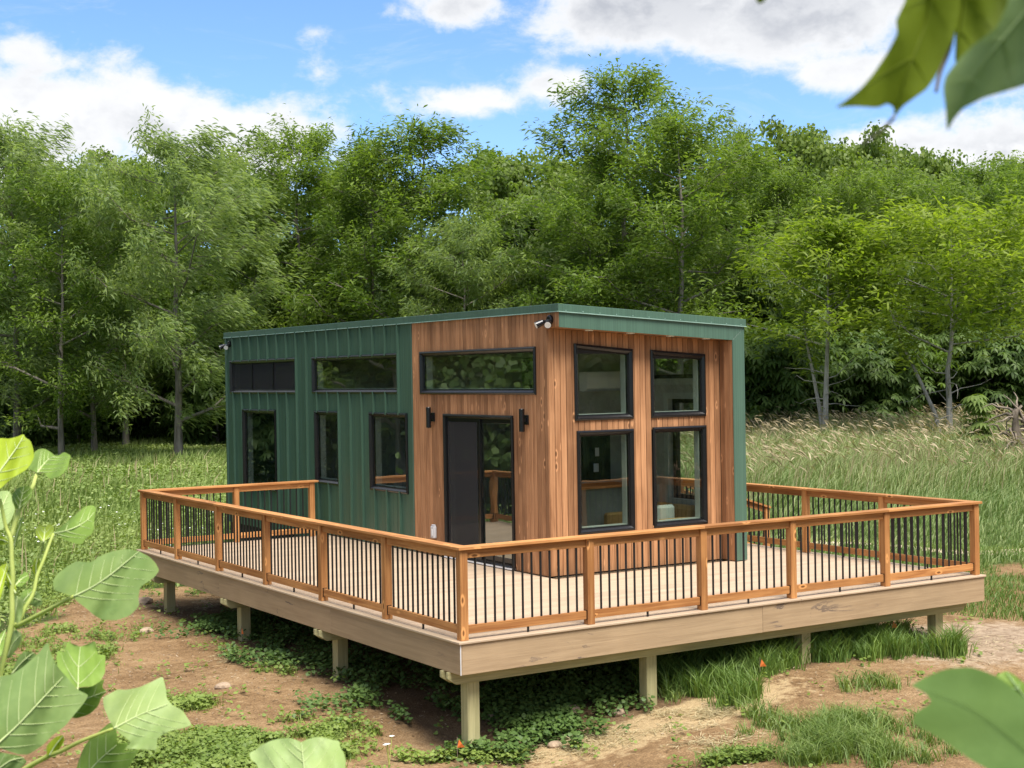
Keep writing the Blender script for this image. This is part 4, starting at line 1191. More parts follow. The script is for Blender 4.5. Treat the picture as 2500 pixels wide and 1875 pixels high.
# ------------------------------------------------------------------ grass and weeds (nobody could count them)
def blades(x, y, h, wd, lean, bend, tint, yaw_=None, z0=None):
    n = len(x); z = ground(x, y) if z0 is None else z0
    r_ = np.random.default_rng(n); a = r_.uniform(0, 6.283, n); fac = r_.uniform(0, 6.283, n)
    dx, dy = np.cos(a)*lean, np.sin(a)*lean
    if yaw_ is not None: dx = dx*.6+yaw_[0]*bend; dy = dy*.6+yaw_[1]*bend
    sx, sy = np.cos(fac)*wd*.5, np.sin(fac)*wd*.5
    b = np.stack([x, y, z-.01], -1); m = b+np.stack([dx*h*.30, dy*h*.30, h*.58], -1); t = b+np.stack([dx*h, dy*h, h*(1-.25*np.hypot(dx, dy))], -1)
    s_ = np.stack([sx, sy, 0*sx], -1)
    V = np.stack([b-s_, b+s_, m-s_*.8, m+s_*.8, t], 1).reshape(-1, 3)
    T = (np.arange(n)[:, None, None]*5+np.array([[0, 1, 3], [0, 3, 2], [2, 3, 4]])[None]).reshape(-1, 3)
    return V, T, np.repeat(np.clip(tint, 0, 1), 5)


def scatterDS(n, D0, D1, s0, s1, seed, power=1.0):
    r_ = np.random.default_rng(seed); D = D0+(D1-D0)*r_.random(n)**power; s = (s0+(s1-s0)*r_.random(n))
    x, y = fromDS(D, s*(D/D1 if False else 1)); return x, y, D, s, r_


def clear_of_house(x, y): return ~((x > -.25) & (x < 8.2) & (y > -.4) & (y < 10.4)) & ~((x > 3.1) & (x < 6.7) & (y > 3) & (y < 15)) & ~((x > 7.5) & (x < 9.7) & (y > 5.9) & (y < 7.5))


wind = (R0.x*.55, R0.y*.55)
# left meadow
x, y, D, s, r_ = scatterDS(125000, 17, 78, -30, 4, 71, .8)
k = (turf_mask(x, y) > .4) & clear_of_house(x, y) & (np.abs(s) < .40*D+3); x, y, D = x[k], y[k], D[k]; n = len(x)
pt = vnoise(x, y, 3.1, 21); hh = (.28+.5*vnoise(x, y, 5, 22))*r_.uniform(.5, 1.2, n)*(.55+.45*sstep(22, 34, D))
V1 = blades(x, y, hh, .016+.0007*D*r_.uniform(.6, 1.2, n), .5, .3, .15+.75*pt+r_.normal(size=n)*.18, wind)
# leafy herbs in the meadow
x, y, D, s, r_ = scatterDS(170000, 16.5, 72, -30, 4, 72, 1.0)
k = (turf_mask(x, y) > .3) & clear_of_house(x, y) & (np.abs(s) < .40*D+3); x, y, D = x[k], y[k], D[k]; n = len(x)
z = ground(x, y)+r_.uniform(.05, .45, n)*(.5+vnoise(x, y, 2.2, 33))
fd = norm(np.stack([r_.normal(size=n), r_.normal(size=n), r_.normal(size=n)*.4+.2], -1)); nr = norm(np.stack([r_.normal(size=n)*.5, r_.normal(size=n)*.5, np.ones(n)], -1))
V2 = leaf_quads(np.stack([x, y, z], -1), fd, nr, .035+.0019*D, .018+.0011*D, .4, np.clip(.1+.6*vnoise(x, y, 2.6, 34)+r_.normal(size=n)*.2, 0, 1))
V, T, tt = join([V1, V2])
tag(link('meadow_grass', tri_mesh('meadow_grass', V, T, tt, M['meadow'])), 'long green meadow grass and herbs left of the cabin', 'grass', kind='stuff')
# dry stalks and seed heads in the left meadow
x, y, D, s, r_ = scatterDS(1300, 25, 60, -26, 2, 73, .9)
k = (turf_mask(x, y) > .5) & clear_of_house(x, y) & (vnoise(x, y, 4, 41) > .45); x, y, D = x[k], y[k], D[k]; n = len(x)
V, T, tt = blades(x, y, r_.uniform(.5, 1.0, n), .012+.0005*D, .35, .3, r_.random(n), wind)
tag(link('dry_stalks', tri_mesh('dry_stalks', V, T, tt, M['straw_blade'])), 'pale dry stalks among the meadow grass', 'grass', kind='stuff')
# white meadow flowers
x, y, D, s, r_ = scatterDS(420, 20, 36, -14, -4, 74, .9)
k = (turf_mask(x, y) > .6) & clear_of_house(x, y) & (vnoise(x, y, 2.5, 44) > .55); x, y, D = x[k], y[k], D[k]; n = len(x)
z = ground(x, y)+r_.uniform(.35, .75, n); V, T, tt = leaf_quads(np.stack([x, y, z], -1), norm(r_.normal(size=(n, 3))*np.array([1, 1, .2])), norm(np.stack([0*x, -.5+0*x, 1+0*x], -1)), .05, .04, .1, np.ones(n))
tag(link('meadow_flowers', tri_mesh('meadow_flowers', V, T, tt, M['petal'])), 'white flower heads scattered in the left meadow', 'flowers', kind='stuff')
# tall bent grass right of the cabin
x, y, D, s, r_ = scatterDS(190000, 25.5, 58, 2.5, 26, 75, .85)
k = (turf_mask(x, y) > .4) & clear_of_house(x, y) & (s < .40*D+2); x, y, D, s = x[k], y[k], D[k], s[k]; n = len(x)
hh = (.17+.83*sstep(33, 41, D+(vnoise(x, y, 3, 51)-.5)*5))*r_.uniform(.35, 1.1, n)*(.65+.6*vnoise(x, y, 1.6, 55))
V, T, tt = blades(x, y, hh, .008+.00045*D*r_.uniform(.5, 1.2, n), .75, .30+.55*vnoise(x, y, 3, 54), .02+.20*sstep(33, 45, D)+.55*(vnoise(x, y, 4, 52)*.5+vnoise(x, y, 1.1, 53)*.5)+r_.normal(size=n)*.25, wind)
tag(link('tall_grass', tri_mesh('tall_grass', V, T, tt, M['blade'])), 'tall wind-bent grass right of the cabin in front of the wood', 'grass', kind='stuff')
x, y, D, s, r_ = scatterDS(8500, 36, 60, 2.5, 26, 76, .8)
k = clear_of_house(x, y) & (s < .40*D+2); x, y, D = x[k], y[k], D[k]; n = len(x)
hs = r_.uniform(1.0, 1.55, n)*(.75+.4*vnoise(x, y, 2.5, 57)); A = blades(x, y, hs, .012, .25, .75, r_.random(n), wind)
tip = A[0].reshape(-1, 5, 3)[:, 4]; B = leaf_quads(tip, norm(np.array([wind[0], wind[1], -.12])+r_.normal(size=(n, 3))*.25), norm(r_.normal(size=(n, 3))+np.array([0, 0, 1.])), .24, .032, .5, r_.random(n))
V, T, tt = join([A, B])
tag(link('seed_heads', tri_mesh('seed_heads', V, T, tt, M['seed'])), 'pale nodding seed heads above the tall grass', 'grass', kind='stuff')


# leafy ground cover: five-cornered leaves on short stalks
def round_leaves(x, y, hmin, hmax, L, tint, seed, zoff=None):
    r_ = np.random.default_rng(seed); n = len(x)
    z = ground(x, y)+r_.uniform(hmin, hmax, n)+(0 if zoff is None else zoff)
    nr = norm(np.stack([r_.normal(size=n)*.45-.15*SY, r_.normal(size=n)*.45-.15*CY, np.ones(n)], -1))
    ax = norm(np.cross(nr, r_.normal(size=(n, 3)))); ay = np.cross(nr, ax); L = np.broadcast_to(L, n)[:, None]
    ang = [0, .95, 2.0, 3.14, 4.28, 5.33]; rr = [.62, .55, .52, .25, .52, .55]
    c = np.stack([x, y, z], -1)
    V = np.stack([c]+[c+(ax*math.cos(a)+ay*math.sin(a))*L*q-nr*L*.10*(1 if i % 2 else .5) for i, (a, q) in enumerate(zip(ang, rr))], 1).reshape(-1, 3)
    T = (np.arange(n)[:, None, None]*7+np.array([[0, i+1, (i+1) % 6+1] for i in range(6)])[None]).reshape(-1, 3)
    return V, T, np.repeat(np.clip(tint, 0, 1), 7)


def soft(x, y, sc, ns, thr, q, r_):
    f = vnoise(x, y, sc, ns)*.45+vnoise(x, y, sc*.31, ns+1)*.55
    return r_.random(len(x)) < sstep(thr-.06, thr+.34, f-.38*q**2)


def patch(n, cx, cy, rx, ry, seed, thr=.45, sc=.7, ns=61):
    r_ = np.random.default_rng(seed); a = r_.uniform(0, 6.283, n); q = np.sqrt(r_.random(n)); x = cx+np.cos(a)*q*rx; y = cy+np.sin(a)*q*ry
    k = soft(x, y, sc, ns, thr, q, r_); return x[k], y[k]


def gpatch(n, u, v, rs, rD, seed, thr=.45, sc=.7, ns=61):
    """patch centred on the ground seen at picture position (u, v); rs across the view, rD along it"""
    px, py, _ = on_ground(u, v); r_ = np.random.default_rng(seed); a = r_.uniform(0, 6.283, n); q = np.sqrt(r_.random(n))
    D0, s0 = toDS(px, py); x, y = fromDS(D0+np.sin(a)*q*rD, s0+np.cos(a)*q*rs)
    k = soft(x, y, sc, ns, thr, q, r_); return x[k], y[k]


def cat(*ps): return np.concatenate([p[0] for p in ps]), np.concatenate([p[1] for p in ps])


# ivy under and beside the deck
X, Y = cat(patch(34000, 1.3, 4.6, 1.7, 4.6, 1, .26), patch(24000, 2.2, 1.3, 2.2, 1.7, 2, .26), patch(7500, .8, .35, 1.2, .9, 3, .40), patch(4500, .2, 7.4, 1.0, 1.9, 4, .42), patch(2600, -.3, 2.4, .9, 1.2, 6, .45),
           patch(4200, .3, -.15, 1.2, .5, 5, .50), patch(2200, 1.9, -.2, 1.0, .45, 7, .5), patch(3600, .0, 5.0, .7, 1.5, 8, .42))
V, T, tt = round_leaves(X, Y, .02, .17, np.random.default_rng(3).uniform(.026, .062, len(X)), .2+.6*vnoise(X, Y, .8, 70)+np.random.default_rng(4).normal(size=len(X))*.18, 9)
tag(link('ground_ivy', tri_mesh('ground_ivy', V, T, tt, M['ivy'])), 'dark green leafy ground cover in the shade under the deck', 'ground cover', kind='stuff')
# sunlit weeds at the left and in the foreground
X, Y = cat(gpatch(40000, 540, 1850, 1.7, 1.0, 11, .30), gpatch(10200, 400, 1730, .7, .7, 12, .44), gpatch(17000, 100, 1640, 1.0, 1.7, 13, .30), gpatch(1870, 480, 1640, .6, .4, 14, .50), gpatch(3060, 640, 1640, .8, .5, 15, .5),
           gpatch(9000, 200, 1560, 1.2, 1.7, 19, .42), gpatch(5440, 780, 1790, 1.0, .6, 20, .48), gpatch(23800, 60, 1430, 2.2, 3.5, 16, .22), gpatch(34000, 150, 1330, 3.6, 4.6, 17, .20), gpatch(15300, 330, 1290, 2.2, 4.0, 18, .25),
           gpatch(4080, 1180, 1860, .6, .2, 21, .36), gpatch(4420, 1780, 1860, .9, .25, 22, .42), gpatch(2550, 1600, 1800, 1.0, .4, 23, .54), gpatch(2550, 520, 1440, .8, 1.0, 24, .5), gpatch(4420, 960, 1850, 1.0, .3, 25, .46),
           gpatch(4250, 1450, 1830, 2.4, .6, 26, .6), gpatch(4250, 600, 1560, 1.8, 2.4, 27, .6))
qx, qy, _, _, r_ = scatterDS(520, 12.2, 25, -8, 6.5, 89, .8); kq = r_.integers(3, 16, 520)
qx, qy = np.repeat(qx, kq), np.repeat(qy, kq); X = np.concatenate([X, qx+r_.normal(size=len(qx))*.06]); Y = np.concatenate([Y, qy+r_.normal(size=len(qy))*.06])
r_ = np.random.default_rng(8); Dw, _s = toDS(X, Y)
V, T, tt = round_leaves(X, Y, .0, .12, r_.uniform(.014, .044, len(X))*(.75+.030*Dw), .25+.6*vnoise(X, Y, .6, 71)+r_.normal(size=len(X))*.2, 10)
n = len(X)//2; xs, ys = X[:n], Y[:n]
V2 = blades(xs+r_.normal(size=n)*.05, ys+r_.normal(size=n)*.05, r_.uniform(.03, .15, n), .008, .6, .2, r_.uniform(.2, 1, n))
V, T, tt = join([(V, T, tt), V2])
tag(link('low_weeds', tri_mesh('low_weeds', V, T, tt, M['weed'])), 'bright low weeds on the bare soil left of and before the deck', 'weeds', kind='stuff')


def tufts(centres, per, hr, spread, seed, wd=.012, lean=.55):
    r_ = np.random.default_rng(seed); c = np.repeat(np.array(centres)[:, :2], per, 0); n = len(c)
    a = r_.uniform(0, 6.283, n); q = np.abs(r_.normal(size=n))*spread
    hh = r_.uniform(*hr, n)*np.repeat(r_.uniform(.6, 1.1, len(centres)), per)
    tn = np.repeat(r_.uniform(.1, .75, len(centres)), per)+r_.normal(size=n)*.2
    return blades(c[:, 0]+np.cos(a)*q, c[:, 1]+np.sin(a)*q, hh, wd*r_.uniform(.6, 1.3, n), lean, 0, tn)


r_ = np.random.default_rng(15); cs = []
for (cx, cy, rx, ry, n) in [(3.9, .55, 1.2, .55, 90), (5.6, .45, .75, .5, 60), (6.4, .9, .9, .6, 55), (3.4, .1, .3, .2, 14), (3.25, -.35, .32, .22, 16), (6.7, -.25, .35, .2, 14), (4.7, 1.5, 1.8, .6, 60), (6.05, .0, .5, .15, 12)]:
    a = r_.uniform(0, 6.28, n); q = np.sqrt(r_.random(n)); cs += list(np.stack([cx+np.cos(a)*q*rx, cy+np.sin(a)*q*ry], -1))
V, T, tt = tufts(cs, 42, (.18, .46), .07, 16, .013, .5)
tag(link('lush_grass', tri_mesh('lush_grass', V, T, tt, M['lush'])), 'lush green grass tufts under the right side of the deck', 'grass', kind='stuff')
cs = []
for (u, v, rs, rD, n, thr) in [(2080, 1790, 1.05, .8, 330, .36), (2050, 1850, 1.2, .35, 170, .28), (2100, 1672, .55, .28, 60, .42), (1990, 1740, .5, .3, 45, .46), (1830, 1750, .45, .3, 36, .45), (2250, 1840, .8, .4, 90, .4), (1760, 1850, .5, .25, 36, .45), (1640, 1700, .16, .16, 12, .2)]:
    xx, yy = gpatch(int(n*2.6), u, v, rs*1.15, rD*1.2, n, thr, .5, 81); cs += list(np.stack([xx, yy], -1))
V, T, tt = tufts(cs, 38, (.06, .30), .085, 17, .010, .8)
tag(link('lawn_grass', tri_mesh('lawn_grass', V, T, tt, M['lawn'])), 'patchy bright grass in the right foreground', 'grass', kind='stuff')
# mown grass beyond the right end of the deck
x, y, D, s, r_ = scatterDS(52000, 15.5, 29, 4.2, 13.5, 77, 1)
pr = on_ground(2440, 1530); D1_, s1_ = toDS(*pr[:2])
k = clear_of_house(x, y) & (s < .40*D+1) & (D+(vnoise(x, y, 1.1, 90)-.5)*1.6 > D1_+1.0-.1*(s-s1_)) & (vnoise(x, y, .6, 91) > .22); x, y, D = x[k], y[k], D[k]; n = len(x)
V, T, tt = blades(x, y, r_.uniform(.06, .22, n), .014*r_.uniform(.6, 1.2, n), .9, .4, .25+.5*vnoise(x, y, 1.3, 92)+r_.normal(size=n)*.22, wind)
tag(link('mown_grass', tri_mesh('mown_grass', V, T, tt, M['lawn'])), 'short trampled grass beyond the right end of the deck', 'grass', kind='stuff')
# straw and litter on the bare soil
X, Y = cat(gpatch(2600, 1690, 1740, .75, .3, 31, .2), gpatch(3200, 1500, 1800, 1.3, .5, 32, .25), gpatch(2200, 1800, 1800, .8, .5, 33, .3), gpatch(1600, 1300, 1850, .9, .2, 34, .3), gpatch(2200, 650, 1600, 1.4, 1.2, 35, .4), gpatch(1300, 480, 1480, .9, 1.2, 36, .4), gpatch(1500, 2380, 1580, 1.6, 1.2, 37, .35))
r_ = np.random.default_rng(33); n = len(X); an = r_.uniform(0, 6.283, n)
V, T, tt = leaf_quads(np.stack([X, Y, ground(X, Y)+.008+r_.random(n)*.02], -1), np.stack([np.cos(an), np.sin(an), r_.normal(size=n)*.12], -1), norm(np.stack([r_.normal(size=n)*.2, r_.normal(size=n)*.2, np.ones(n)], -1)), r_.uniform(.04, .16, n), .007, 0, r_.random(n))
tag(link('straw_litter', tri_mesh('straw_litter', V, T, tt, M['straw_blade'])), 'scattered straw on the bare soil before the deck', 'straw', kind='stuff')

x, y, D, s, r_ = scatterDS(30000, 12, 24.5, -8.5, 7.5, 88, .8)
k = (vnoise(x, y, .5, 93)*.6+vnoise(x, y, 1.6, 94)*.6+r_.random(len(x))*.5 > .78); x, y = x[k], y[k]; n = len(x); an = r_.uniform(0, 6.283, n)
V, T, tt = leaf_quads(np.stack([x, y, ground(x, y)+.006+r_.random(n)*.012], -1), np.stack([np.cos(an), np.sin(an), r_.normal(size=n)*.25], -1), norm(np.stack([r_.normal(size=n)*.4, r_.normal(size=n)*.4, np.ones(n)], -1)), r_.uniform(.012, .05, n), r_.uniform(.005, .016, n), 0, r_.random(n)*.8)
tag(link('soil_litter', tri_mesh('soil_litter', V, T, tt, M['litter'])), 'dead leaf bits, bark and clods on the bare soil', 'litter', kind='stuff')

# ------------------------------------------------------------------ small things on the ground
rk = [(1213, 1752, .12, 'rock lying in the ivy right of the nearest deck post'), (1392, 1742, .11, 'reddish rock in the shade between the two nearest front posts'), (1511, 1743, .08, 'small rock left of the second front post'),
      (1355, 1822, .075, 'small pale rock on the soil before the front of the deck'), (1441, 1668, .06, 'small rock in the dark under the deck'), (352, 1474, .14, 'pale rock left of the far left deck post'), (357, 1545, .10, 'yellowish rock on the soil left of the deck'), (545, 1680, .09, 'pale rock on the bare soil left of the deck')]
for i, (u, v, r0, lab) in enumerate(rk):
    x, y, z = on_ground(u, v); bm = bmesh.new(); bmesh.ops.create_icosphere(bm, subdivisions=2, radius=r0)
    rr = random.Random(i)
    for vv in bm.verts:
        f = .8+.35*float(vnoise(vv.co.x*9+i, vv.co.y*9+vv.co.z*5, 1.0, i)); vv.co = Vector((vv.co.x*1.15, vv.co.y*.9, vv.co.z*.62))*f
    me = bpy.data.meshes.new('rock'); bm.to_mesh(me); bm.free()
    tag(link('rock', me, M['rock'], None, (x, y, z+r0*.2)), lab, 'rock', 'rocks on the soil')
for i, (u, v, lab) in enumerate([(1117, 1862, 'orange marker flag at the foot of the nearest deck post'), (1856, 1660, 'orange marker flag in the grass left of the third front post'), (2178, 1580, 'orange marker flag in the grass right of the third front post'), (590, 1575, 'small orange marker flag at the second left post')]):
    x, y, z = on_ground(u, v); fl = thing('marker_flag', lab, 'marker flag', (x, y, z), 'orange survey flags')
    MB().tube([(x, y, z-.03), (x, y, z+.26)], .0022, 5).build('wire', M['twig'], fl)
    m_ = MB(); a, b = (R0*.075 if i != 3 else R0*.03), Vector((0, 0, .085))
    p = Vector((x, y, z+(.15 if i != 2 else .24))); n_ = Fw*.0008
    q0 = [p, p+a+Vector((0, 0, .005)), p+a*.6+b*.55-Fw*.015, p+a*.25+b]
    m_.face_idx([v_+n_ for v_ in q0]+[v_-n_ for v_ in q0], [(0, 1, 2, 3), (7, 6, 5, 4), (0, 4, 5, 1), (1, 5, 6, 2), (2, 6, 7, 3), (3, 7, 4, 0)])
    m_.build('flag', M['orange'], fl)
x, y, z = on_ground(950, 1868); wf = thing('wildflower', 'white wildflower on a leafy stem left of the nearest deck post', 'wildflower', (x, y, z))
rr = random.Random(4)
for i in range(4):
    tp = Vector((x+rr.uniform(-.06, .06), y+rr.uniform(-.05, .05), z+rr.uniform(.16, .30)))
    MB().tube([(x, y, z-.02), ((x+tp.x)/2, (y+tp.y)/2, z+.12), tp], .003, 5).build('stem', M['stem'], wf)
    m_ = MB()
    for k in range(8):
        a = k/8*6.283; d = Vector((math.cos(a), math.sin(a), .25)); sd = Vector((-math.sin(a), math.cos(a), 0))
        m_.face_idx([tp, tp+d*.02+sd*.008, tp+d*.032, tp+d*.02-sd*.008], [(0, 1, 2, 3)])
    m_.build('flower', M['petal'], wf)
# sapling and dead roots at the right
x, y, z = at_px(2385, 44); sp = thing('sapling', 'small leafy sapling in the tall grass left of the dead roots', 'sapling', (x, y, z), None)
rng = np.random.default_rng(77); pts = [(0, 0, 0), (.05, 0, .8), (0, .05, 1.5), (.06, .03, 2.15)]
MB().tube(pts, [.03, .024, .015, .006], 6).build('stem', M['bark'], None).parent = sp
N0 = 90; zz = rng.uniform(.5, 2.2, N0); an = rng.uniform(0, 6.28, N0); rr_ = rng.uniform(.1, .62, N0)*(1.25-zz/2.6)
c = np.stack([np.cos(an)*rr_, np.sin(an)*rr_, zz], -1); parts = []
for k in range(7):
    aa = an+(k-3)*.55; parts.append(leaf_quads(c, norm(np.stack([np.cos(aa), np.sin(aa), 0*an-.1], -1)), norm(np.stack([np.cos(an)*.4, np.sin(an)*.4, 1+0*an], -1)), .30, .085, .7, np.clip(rng.normal(.75, .2, N0), 0, 1)))
V, T, tt = join(parts); link('foliage', tri_mesh('foliage', V, T, tt, M['fan']), None, sp)
x, y, z = at_px(2490, 43); sr = thing('uprooted_stump', 'grey tangled dead roots of an uprooted stump at the right edge', 'stump', (x, y, z))
rr = random.Random(9); o = Vector((x, y, z))
MB().tube([o+Vector((0, 0, -.2)), o+Vector((-.05, 0, .5)), o+Vector((-.16, .05, 1.15)), o+Vector((-.22, 0, 1.62)), o+Vector((.05, 0, 1.80))], [.22, .17, .12, .09, .04], 9).build('trunk', M['dead_wood'], sr, smooth=True)
for i in range(26):
    a = rr.uniform(0, 6.28); h = rr.uniform(.05, 1.7); p = o+R0*rr.uniform(-.25, .35)+Vector((0, 0, h)); pts = [p]; d = (R0*math.cos(a)+Vector((0, 0, 1))*math.sin(a)*.9)
    for k in range(5): d = (d+Vector((rr.uniform(-.8, .8), rr.uniform(-.8, .8), rr.uniform(-.7, .45)))).normalized(); pts.append(pts[-1]+d*rr.uniform(.16, .34))
    MB().tube(pts, [.048, .040, .032, .024, .016, .006], 6).build('root', M['dead_wood'], sr, smooth=True)


# ------------------------------------------------------------------ tulip-tree leaves close to the camera
def crspline(P, n=6, closed=True):
    out = []; m_ = len(P)
    for i in range(m_ if closed else m_-1):
        g = lambda k: Vector(P[k % m_]) if closed else Vector(P[max(0, min(m_-1, k))])
        p0, p1, p2, p3 = g(i-1), g(i), g(i+1), g(i+2)
        for j in range(n):
            t = j/n
            out.append(.5*((2*p1)+(p2-p0)*t+(2*p0-5*p1+4*p2-p3)*t*t+(3*p1-p0-3*p2+p3)*t**3))
    if not closed: out.append(Vector(P[-1]))
    return out


def lobed(P, sharp=.35, n=4):
    """round the outline a little but keep its tips"""
    out = []; m_ = len(P)
    for i in range(m_):
        a, b, c = Vector(P[i-1]), Vector(P[i]), Vector(P[(i+1) % m_])
        e1, e2 = b+(a-b)*sharp, b+(c-b)*sharp
        for j in range(n+1):
            t = j/n; out.append(e1*(1-t)**2+b*2*t*(1-t)+e2*t*t)
    return out


def tulip_leaf(parent, outline, depth, rib, mat, tilt=(0, 0), fold=.12, curl=.05, veins=5, sharp=.30, veinmat='vein', rib_w=.0011, label=None, wob=1.0):
    """outline and midrib were measured in the photograph; the leaf stands at its own depth, tilted, folded along its midrib"""
    P = [Vector(p) for p in lobed(outline, sharp)]; R_ = [Vector(p) for p in crspline(rib, 5, False)]
    c = sum(P, Vector((0, 0)))/len(P); size = max((p-c).length for p in P)
    a, b = R_[0], R_[-1]; ax = (b-a).normalized(); nx = Vector((-ax.y, ax.x))

    def place(p, lift=0.0):
        q = (p-c)/size; s_ = (p-a).dot(nx)/size; t_ = (p-a).dot(ax)/size
        d = depth*(1+.10*(tilt[0]*q.x+tilt[1]*q.y)); m_ = size/FPX*depth
        d += m_*(fold*abs(s_)+curl*(t_-.6)**2+wob*(.09*math.sin(5*q.x+3*q.y)+.05*math.sin(11*s_+5*t_)+.16*s_*s_))-lift
        return px3(p.x, p.y, d)
    # interior points for a smooth surface
    pts = list(P); x0, x1 = min(p.x for p in P), max(p.x for p in P); y0, y1 = min(p.y for p in P), max(p.y for p in P); stp = size/9
    edges = [(i, (i+1) % len(P)) for i in range(len(P))]; rr = random.Random(int(c.x))
    yy = y0
    while yy < y1:
        xx = x0
        while xx < x1: pts.append(Vector((xx+rr.uniform(-.2, .2)*stp, yy+rr.uniform(-.2, .2)*stp))); xx += stp
        yy += stp
    vs, es, fs = delaunay_2d_cdt(pts, edges, [], 1, 1e-4)[:3]
    org = world_loc(parent); th = .00035
    top = [place(Vector(v)) for v in vs]; mb = MB(); k = len(top)
    nrm = (Fw*-1)
    used = sorted({i for f in fs for i in f}); remap = {i: j for j, i in enumerate(used)}; k = len(used)
    mb.v = [tuple(top[i]-Fw*-th) for i in used]+[tuple(top[i]+Fw*-th) for i in used]
    for f in fs: g = tuple(remap[i] for i in f); mb.f.append(g); mb.m.append(0); mb.f.append(tuple(i+k for i in g)[::-1]); mb.m.append(0)
    lf = mb.build('leaf', [mat], parent, smooth=True)
    if label: lf['label'] = label
    # midrib and side veins: fine raised cords
    vb = MB(); m_ = len(R_)
    vb.tube([place(p, .0012) for p in R_], [rib_w*(1-.75*i/(m_-1)) for i in range(m_)], 5)

    def inside(p):
        ins = False; j = len(P)-1
        for i in range(len(P)):
            if (P[i].y > p.y) != (P[j].y > p.y) and p.x < (P[j].x-P[i].x)*(p.y-P[i].y)/(P[j].y-P[i].y)+P[i].x: ins = not ins
            j = i
        return ins
    for i in range(veins):
        o_ = R_[min(m_-2, int((i+.4)/(veins+.3)*(m_-1)))]
        for sg in (1, -1):
            d = (ax*.75+nx*sg*.85).normalized(); ln = [o_]; stepv = size*.07
            while len(ln) < 22:
                d = (d+ax*.035).normalized(); q = ln[-1]+d*stepv
                if not inside(q+d*stepv*.6): break
                ln.append(q)
            if len(ln) > 2: vb.tube([place(p, .0009) for p in ln], [rib_w*.42*(1-.8*j/(len(ln)-1)) for j in range(len(ln))], 4)
    vb.build('veins', M[veinmat], lf, smooth=True)
    return lf


def petiole(parent, pts, d0, d1, r0, r1, mat='stem', name='leaf_stalk'):
    Q = crspline([Vector(p) for p in pts], 5, False); m_ = len(Q)
    return MB().tube([px3(p.x, p.y, d0+(d1-d0)*i/(m_-1)) for i, p in enumerate(Q)], [r0+(r1-r0)*i/(m_-1) for i in range(m_)], 8).build(name, M[mat], parent, smooth=True)


def pxs(s_, ox, oy, pts): return [(ox+a*s_, oy+b*s_) for a, b in pts]


zA = lambda p: pxs(.24116, 0, 1050, p); zB = lambda p: pxs(.5274, 0, 1000, p); zC = lambda p: pxs(.25615, 0, 1450, p)
zD = lambda p: pxs(.15823, 550, 1750, p); zE = lambda p: pxs(.27125, 1900, 0, p); zF = lambda p: pxs(.36166, 1700, 1500, p)
gx_, gy_ = px3(20, 1900, 1.75).xy; gz_ = float(ground(gx_, gy_))
sap = thing('tulip_tree_sapling', 'young tulip tree with large pale lobed leaves at the left edge, close to the camera', 'sapling', (gx_, gy_, gz_))
tulip_leaf(sap, zA([(0, 80), (90, 88), (180, 65), (240, 40), (255, 75), (310, 110), (335, 190), (345, 270), (315, 340), (270, 400), (200, 440), (120, 490), (60, 540), (0, 600), (-120, 560), (-220, 330), (-120, 110)]), 1.72, zA([(-110, 560), (60, 330), (180, 160), (235, 60)]), M['tl_yellow'], (.1, -.2), veinmat='vein', label='yellow-green leaf highest on the sapling')
tulip_leaf(sap, zA([(285, 390), (330, 290), (350, 220), (400, 190), (450, 188), (500, 215), (560, 262), (600, 255), (650, 220), (720, 260), (700, 310), (690, 380), (620, 460), (500, 500), (460, 440), (420, 425), (378, 432), (340, 415)]), 1.80, zA([(378, 432), (430, 360), (500, 290), (560, 265)]), M['tl_green'], (-.15, -.25))
tulip_leaf(sap, zA([(165, 800), (130, 720), (125, 650), (170, 590), (240, 565), (300, 570), (330, 610), (320, 680), (270, 740), (215, 790)]), 1.74, zA([(195, 795), (215, 700), (240, 570)]), M['tl_green'], (0, 0), .55, .2, 3)
tulip_leaf(sap, zA([(0, 615), (90, 615), (115, 660), (120, 720), (155, 800), (110, 920), (60, 970), (0, 1020), (-90, 930), (-100, 700)]), 1.85, zA([(-60, 960), (20, 780), (90, 630)]), M['tl_pale'], (0, -.2))
tulip_leaf(sap, zA([(540, 1045), (640, 965), (750, 870), (860, 770), (940, 760), (975, 790), (955, 880), (945, 1040), (870, 1090), (830, 1160), (750, 1145), (650, 1110), (600, 1060)]), 1.78, zA([(540, 1047), (700, 1010), (860, 930), (955, 830)]), M['tl_green'], (-.15, -.2), .35, .2, 4)
tulip_leaf(sap, zA([(440, 1130), (370, 1080), (360, 1020), (410, 960), (455, 990), (495, 950), (545, 980), (540, 1040), (500, 1090)]), 1.80, zA([(440, 1130), (450, 1060), (455, 992)]), M['tl_yellow'], (0, -.2), .2, .1, 2)
tulip_leaf(sap, zA([(370, 1490), (325, 1420), (340, 1320), (385, 1280), (405, 1340), (400, 1440)]), 1.79, zA([(372, 1488), (365, 1380), (383, 1285)]), M['tl_yellow'], (0, 0), .6, .1, 0)
tulip_leaf(sap, zA([(125, 1180), (160, 1050), (205, 890), (235, 880), (225, 960), (180, 1100), (150, 1185)]), 1.76, zA([(140, 1180), (180, 1030), (228, 890)]), M['tl_green'], (0, 0), .5, .1, 0)
tulip_leaf(sap, zB([(340, 865), (300, 850), (250, 835), (245, 790), (270, 755), (350, 700), (420, 710), (460, 680), (520, 655), (590, 645), (640, 655), (690, 680), (720, 710), (738, 745), (715, 775), (680, 800), (650, 820), (640, 870), (645, 910), (600, 955), (540, 975), (480, 975), (440, 955), (400, 920), (360, 890)]), 1.62, zB([(340, 865), (430, 820), (510, 765), (590, 700), (645, 655)]), M['tl_grey'], (-.1, -.22), .10, .05, 6, label='large grey-green leaf reaching towards the deck corner')
